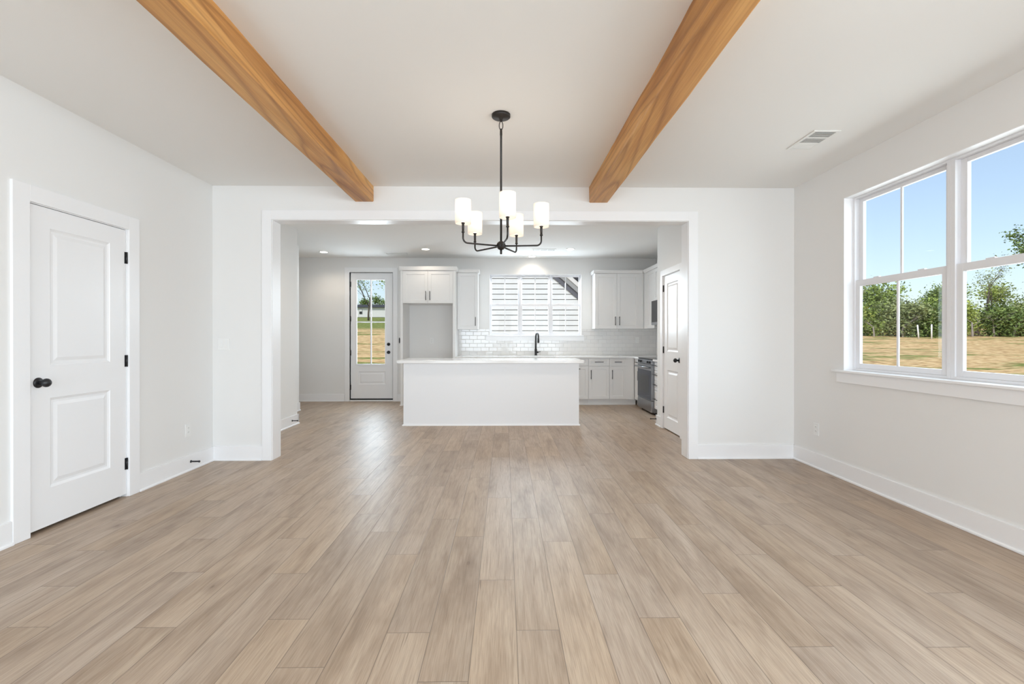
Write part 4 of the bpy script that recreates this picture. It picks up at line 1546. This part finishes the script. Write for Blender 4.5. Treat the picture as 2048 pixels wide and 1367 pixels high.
# backsplash
def tiles():
    segs = []
    yb_ = YK - 0.009
    me_v, me_f, uvs = [], [], []

    def slab(p0, p1, axis):
        o = len(me_v)
        if axis == 'Y':   # back wall, p0=(x0,z0) p1=(x1,z1)
            x0, z0 = p0; x1, z1 = p1
            vs = [(x0, yb_, z0), (x1, yb_, z0), (x1, yb_, z1), (x0, yb_, z1), (x0, YK - 0.0003, z0), (x1, YK - 0.0003, z0), (x1, YK - 0.0003, z1), (x0, YK - 0.0003, z1)]
            t_ = lambda v: (v[0], v[2] - CT)
        else:
            y0, z0 = p0; y1, z1 = p1
            xa, xb2 = XKR - 0.009, XKR - 0.0003
            vs = [(xa, y1, z0), (xa, y0, z0), (xa, y0, z1), (xa, y1, z1), (xb2, y1, z0), (xb2, y0, z0), (xb2, y0, z1), (xb2, y1, z1)]
            t_ = lambda v: (-v[1], v[2] - CT)
        me_v.extend(vs)
        for f in ((0, 1, 2, 3), (5, 4, 7, 6), (4, 0, 3, 7), (1, 5, 6, 2), (3, 2, 6, 7), (4, 5, 1, 0)):
            me_f.append(tuple(i + o for i in f))
            for i in f:
                uvs.append(t_(vs[i]))
    slab((-0.891, 0.80), (KW0 - 0.002, 1.395), 'Y')
    slab((KW1 + 0.002, 0.80), (XKR - 0.0095, 1.396), 'Y')
    slab((KW0 - 0.002, 0.80), (KW1 + 0.002, 1.2515), 'Y')
    slab((6.584, 0.80), (YK - 0.0095, 1.446), 'X')
    me = bpy.data.meshes.new('backsplash')
    me.from_pydata(me_v, [], me_f)
    L = me.uv_layers.new(name='UVMap')
    for i, q in enumerate(uvs):
        L.data[i].uv = q
    me.materials.append(M['tile'])
    o = bpy.data.objects.new('backsplash', me)
    COL.objects.link(o)
    tag(o, 'glossy white subway tile backsplash above the worktop', 'backsplash', kind='structure')


tiles()

# ------------------------------------------------------------------ range
RG0, RG1, XG = 7.378, 8.140, 2.315
rg = thing('range', (XKR, (RG0 + RG1) / 2, 0), 'stainless electric range with dark oven door beside the pantry wall', 'range')
MB().box(XG + 0.045, XKR - 0.010, RG0, RG1, 0.035, 0.868).build('body', 'steel', rg, 0.002)
MB().box(XG + 0.012, XKR - 0.010, RG0, RG1, 0.8685, 0.892).build('cooktop', 'blackglass', rg, 0.003)
MB().box(XG + 0.006, XG + 0.0445, RG0, RG1, 0.800, 0.867).build('control_panel', 'steel', rg, 0.003)
xg = xf_right(XG)
mb = MB()
panel_front(mb, xg, RG0 + 0.004, RG1 - 0.004, 0.225, 0.795, 0.044, [(RG0 + 0.012, RG1 - 0.012, 0.233, 0.700, [(0.001, 0.0015)])])
od = mb.build('oven_door', 'steel', rg)
weld(od, None)
MB().box(XG - 0.0005, XG + 0.0012, RG0 + 0.0125, RG1 - 0.0125, 0.2335, 0.6995).build('oven_glass', 'ovenglass', od)
MB().box(XG - 0.0012, XG - 0.0006, RG0 + 0.13, RG1 - 0.13, 0.33, 0.62).build('oven_window', 'blackglass', od)
mb = MB()
mb.tube([(XG - 0.045, RG0 + 0.03, 0.748), (XG - 0.045, RG1 - 0.03, 0.748)], 0.013, 14)
for y in (RG0 + 0.06, RG1 - 0.06):
    mb.tube([(XG + 0.001, y, 0.748), (XG - 0.045, y, 0.748)], 0.010, 10)
mb.build('handle', 'steel', od)
MB().box(XG + 0.002, XG + 0.0445, RG0 + 0.004, RG1 - 0.004, 0.040, 0.218).build('storage_drawer', 'steel', rg, 0.003)
for i, y in enumerate((RG0 + 0.09, RG0 + 0.19, RG1 - 0.19, RG1 - 0.09)):
    MB().tube([(XG + 0.006, y, 0.833), (XG - 0.012, y, 0.833), (XG - 0.016, y, 0.833)], [0.019, 0.019, 0.015], 18).build('control_knob', 'black', rg)
for x, y in ((XG + 0.08, RG0 + 0.05), (XG + 0.08, RG1 - 0.05), (XKR - 0.08, RG0 + 0.05), (XKR - 0.08, RG1 - 0.05)):
    MB().lathe([(0.018, 0.0), (0.018, 0.02), (0.012, 0.036)], (x, y, 0), 'Z', 14).build('foot', 'black', rg)

# ------------------------------------------------------------------ outside: ground


def gz(x, y):
    base = -0.36
    d = max(0.0, y - 10.0)
    z = base + 0.0645 * d * (d / (d + 1.5) if d > 0 else 0)
    z += 0.004 * max(0, x - 6)
    k = min(1.0, max(0.0, (y - 12) / 10) + max(0.0, (abs(x) - 6) / 10))
    z += k * (0.16 * mnoise.noise(Vector((x * 0.09, y * 0.13, 3.1))) + 0.05 * mnoise.noise(Vector((x * 0.4, y * 0.6, 8.0))))
    return z


def make_ground():
    xs_ = [-150 + 3 * i for i in range(38)] + [-36 + 1.5 * i for i in range(74)] + [75 + 5 * i for i in range(20)]
    ys_ = [-40 + 5 * i for i in range(10)] + [10 + 1.2 * i for i in range(40)] + [58 + 4 * i for i in range(30)]
    vs = [(x, y, gz(x, y)) for y in ys_ for x in xs_]
    n = len(xs_)
    fs = [(j * n + i, j * n + i + 1, (j + 1) * n + i + 1, (j + 1) * n + i) for j in range(len(ys_) - 1) for i in range(n - 1)]
    o = MB().add(vs, fs, True).build('ground', 'ground', recalc=False)
    tag(o, kind='structure')


make_ground()

# ------------------------------------------------------------------ outside: trees


def grow(mb, p, d, ln, r, depth, rr, spread=0.55, tips=None):
    """recursive branch; collects tip points."""
    segs = 4
    pts, rs = [p.copy()], [r]
    q, dd = p.copy(), d.copy()
    for i in range(segs):
        dd = (dd + Vector((rr.uniform(-1, 1), rr.uniform(-1, 1), rr.uniform(-0.5, 0.8))) * 0.13).normalized()
        q = q + dd * (ln / segs)
        pts.append(q.copy())
        rs.append(r * (1 - 0.45 * (i + 1) / segs))
        if tips is not None and depth <= 1:
            tips.append(q.copy())
    mb.tube(pts, rs, 6 if depth > 1 else 4)
    if depth <= 0:
        return
    n = rr.choice((2, 3, 3))
    for k in range(n):
        a = rr.uniform(0, 2 * math.pi)
        side = Vector((math.cos(a), math.sin(a), rr.uniform(-0.1, 0.5)))
        nd = (dd * (1 - spread) + side * spread).normalized()
        s = pts[rr.choice((-1, -1, -2, -3))]
        grow(mb, s, nd, ln * rr.uniform(0.55, 0.78), rs[-1] * rr.uniform(0.6, 0.85), depth - 1, rr, spread, tips)


def leaves(tips, n, spread, size, rr, squash=0.8):
    vs, fs = [], []
    for i in range(n):
        t = rr.choice(tips)
        p = t + Vector((rr.gauss(0, spread), rr.gauss(0, spread), rr.gauss(0, spread * squash)))
        s = size * rr.uniform(0.6, 1.3)
        a = Vector((rr.gauss(0, 1), rr.gauss(0, 1), rr.gauss(0, 0.6))).normalized()
        b = a.cross(Vector((rr.gauss(0, 1), rr.gauss(0, 1), rr.gauss(0, 1)))).normalized()
        k = len(vs)
        vs += [p - a * s, p + b * s * 0.5, p + a * s, p - b * s * 0.5]
        fs.append((k, k + 1, k + 2, k + 3))
    return MB().add(vs, fs)


def tree(x, y, h, name, label, leafmat, nleaf, seed, size=0.13, spread=0.42, low=True, bark='bark', group=None, lean=0.0, depth=3, crown=0.45, trunk_k=0.022):
    rr = random.Random(seed)
    z = gz(x, y) - 0.15
    root = thing(name, (x, y, z), label, 'tree', group)
    mb = MB()
    tips = []
    p = Vector((x, y, z))
    d = Vector((lean, lean * 0.3, 1)).normalized()
    grow(mb, p, d, h * 0.45, h * trunk_k + 0.03, depth, rr, crown, tips)
    mb.build('trunk', bark, root, recalc=False)
    if nleaf:
        if low:     # undergrowth foliage hanging down to the ground
            for k in range(int(len(tips) * 0.6)):
                tips.append(Vector((x + rr.gauss(0, h * 0.22), y + rr.gauss(0, h * 0.2), z + rr.uniform(0.05, 0.6) * h)))
        leaves(tips, nleaf, spread, size, rr).build('foliage', leafmat, root, recalc=False)
    return root


TR = random.Random(5)
kinds = [('leafA', 'mid green'), ('leafC', 'yellow-green'), ('leafB', 'dark green'), ('leafD', 'grey-green')]
tree_i = 0
# the wood beyond the field, seen by the right window
row = []
for i in range(20):
    x = 23.5 + i * 1.9 + TR.uniform(-0.4, 0.4)
    row.append((x, 37.2 + TR.uniform(-0.8, 1.2) - (x - 30) * 0.05, TR.uniform(2.3, 3.1)))
for i in range(19):
    x = 24 + i * 2.9 + TR.uniform(-0.6, 0.6)
    row.append((x, 41.5 + TR.uniform(-1, 2), TR.uniform(3.4, 4.5)))
for i, (x, y, h) in enumerate(row):
    lm, lb = kinds[(0, 2, 1, 0, 3, 2, 0, 1, 2, 3)[i % 10]]
    back = i >= 20
    tree(x, y, h, 'woodland_tree', '%s leafy tree in the %s row of the wood beyond the field' % (lb, 'taller back' if back else 'low front'),
         lm, 4200 if not back else 4200, 100 + i, 0.11, 0.40, True, group='%s trees of the %s row' % (lb, 'back' if back else 'front'))
# big pines at the right edge of the window
tree(43.6, 38.0, 8.4, 'tall_tree', 'tallest tree beyond the field, dark crown at the right edge of window', 'leafB', 3600, 301, 0.12, 0.36, False, lean=0.02, depth=4, crown=0.34)
tree(37.6, 37.0, 6.3, 'leaning_tree', 'leaning grey half-bare tree right of the window mullion', 'leafD', 700, 302, 0.08, 0.28, False, lean=0.42, depth=4, crown=0.34)
tree(28.6, 38.6, 4.6, 'tall_tree', 'slim dark-trunked tree behind the left lower window pane', 'leafA', 2600, 303, 0.11, 0.4, True, depth=3)
tree(26.9, 36.2, 5.0, 'bare_tree', 'thin bare twiggy tree at the left edge of the right window', None, 0, 304, bark='deadwood', depth=4, crown=0.4)
for i, (x, y, h) in enumerate(((28.9, 36.3, 2.0), (30.9, 36.0, 2.2), (33.4, 36.2, 3.4), (36.3, 35.9, 2.8), (37.9, 35.8, 2.4), (39.4, 35.8, 2.8))):
    tree(x, y, h, 'dead_tree', 'pale bare dead tree standing before the green wood', None, 0, 320 + i, bark='deadwood', group='bare dead trees at the wood edge', depth=4, crown=0.6)
# white marker posts
for x, y, h, ln, lb in ((29.85, 33.4, 1.0, -0.10, 'thin white post at the field edge, the leaning one'), (30.6, 33.2, 1.05, 0.0, 'thin white post at the field edge, the upright one')):
    z = gz(x, y)
    o = MB().tube([(x, y, z - 0.1), (x + ln, y, z + h)], 0.045, 10).build('marker_post', 'post', loc=(x, y, z))
    tag(o, lb, 'post')

# ------------------------------------------------------------------ outside: neighbour's house beyond the kitchen window
nb = thing('neighbour_house', (0, 16.0, -0.3), 'white lap-sided neighbouring house with dark roof edge outside the kitchen window', 'house')
NY = 16.0
S0, SLP = (1.641, 3.286), 0.86          # a point of the right-hand roof edge and its fall
APX = -0.62
APZ = S0[1] + (S0[0] - APX) * SLP
mb = MB()
ex_ = 0.178
for k in range(32):
    z = -0.30 + k * ex_
    zt_ = z + ex_ - 0.015
    if z > APZ - 0.15:
        break
    xa_ = max(-3.6, APX - (APZ - z) / SLP)
    xb2_ = APX + (APZ - z) / SLP if z > 2.25 else 6.0
    mb.prism([(NY - 0.016, z), (NY + 0.05, z), (NY + 0.05, zt_), (NY + 0.004, zt_), (NY - 0.016, z + 0.010)], xa_, xb2_, 'X')
mb.build('siding', 'siding', nb)
mb = MB()
mb.prism([(-3.6, -0.3), (6.0, -0.3), (6.0, 2.2), (APX + (APZ - 2.2) / SLP, 2.2), (APX, APZ), (-3.6, APZ - (APX + 3.6) * SLP)], NY + 0.0502, NY + 0.08, 'Y')
mb.build('sheathing', 'slate', nb)
MB().box(-3.55, 5.95, NY + 0.081, NY + 6.0, -0.6, 2.3).build('wall', 'extwhite', nb)
un = (SLP ** 2 + 1) ** 0.5


def rake_band(o0, o1, y0, y1, name, mat):
    # both roof edges, as a chevron prism along Y
    d0, d1 = o0 * un, o1 * un
    xr_e, xl_e = 3.05, -3.95

    def zr(x, d): return APZ - abs(x - APX) * SLP + d
    MB().prism([(xl_e, zr(xl_e, d0)), (APX, APZ + d0), (xr_e, zr(xr_e, d0)), (xr_e, zr(xr_e, d1)), (APX, APZ + d1), (xl_e, zr(xl_e, d1))], y0, y1, 'Y').build(name, mat, nb)


rake_band(0.0, 0.145, NY - 0.060, NY - 0.014, 'frieze_board', 'slate')  # the overhang's shadow on the siding, put into this board's dark colour
rake_band(0.145, 0.29, NY - 0.120, NY - 0.012, 'fascia', 'fascia')
rake_band(0.2905, 0.42, NY - 0.150, NY - 0.012, 'drip_edge', 'extwhite')
rake_band(0.4205, 0.47, NY - 0.155, NY + 6.0, 'roof', 'roof')
MB().prism([(NY - 0.20, 2.33), (NY - 0.20, 2.40), (NY + 6.0, 7.8), (NY + 6.0, 7.6)], 2.55, 6.3, 'X').build('main_roof', 'roof', nb)

# ------------------------------------------------------------------ outside: far things seen by the glazed door
HYY = 110.0
mh = thing('mobile_home', (-31, HYY, gz(-31, HYY)), 'long low white mobile home far behind the glazed door', 'house')
zb_ = 6.05
MB().box(-46, -22, HYY, HYY + 5, zb_ + 0.05, zb_ + 2.3).build('wall', 'extwhite', mh)
MB().box(-46, -22, HYY + 0.1, HYY + 4.9, zb_ - 1.6, zb_ + 0.05).build('skirting', 'skirt', mh)
MB().prism([(HYY - 0.5, zb_ + 2.3), (HYY + 2.5, zb_ + 3.15), (HYY + 5.5, zb_ + 2.3)], -46.4, -21.6, 'X').build('roof', 'roof', mh)
for x in (-33.6, -42.0, -25.0):
    wf = MB().box(x - 0.36, x + 0.36, HYY - 0.06, HYY - 0.002, zb_ + 0.75, zb_ + 1.95)
    wo_ = wf.build('window', 'fascia', mh)
    MB().box(x - 0.30, x + 0.30, HYY - 0.09, HYY - 0.062, zb_ + 0.81, zb_ + 1.32).build('pane', 'blackglass', wo_)
    MB().box(x - 0.30, x + 0.30, HYY - 0.09, HYY - 0.062, zb_ + 1.38, zb_ + 1.89).build('pane', 'extwhite', wo_)
gh = thing('gabled_house', (-27, 128, 7.0), 'white gabled house with dark eaves behind the mobile home', 'house')
MB().prism([(-36, 6.8), (-24, 6.8), (-24, 13.3), (-30, 9.9), (-36, 9.9)], 126, 140, 'Y').build('wall', 'extwhite', gh)
MB().prism([(-30.6, 9.8), (-23.4, 14.0), (-23.4, 14.5), (-30.6, 10.3)], 125.3, 141, 'Y').build('roof', 'slate', gh)
tree(-24.3, 84, 11.5, 'shade_tree', 'tall thin-leaved shade tree in front of the far mobile home', 'leafA', 700, 401, 0.16, 0.7, False, depth=4, crown=0.5, trunk_k=0.014)
tree(-19.9, 80, 11.0, 'shade_tree', 'leafy tree at the right of the glazed door view', 'leafC', 2600, 402, 0.18, 0.8, False, depth=4, crown=0.55, trunk_k=0.016)
for i in range(9):
    x = -48 + i * 3.6
    tree(x, 147 + (i % 3) * 3, 4.2 + (i * 37 % 5) * 0.5, 'far_tree', 'dark far tree behind the white mobile home', 'leafB', 900, 420 + i, 0.3, 0.7, True, group='far trees behind the mobile home')
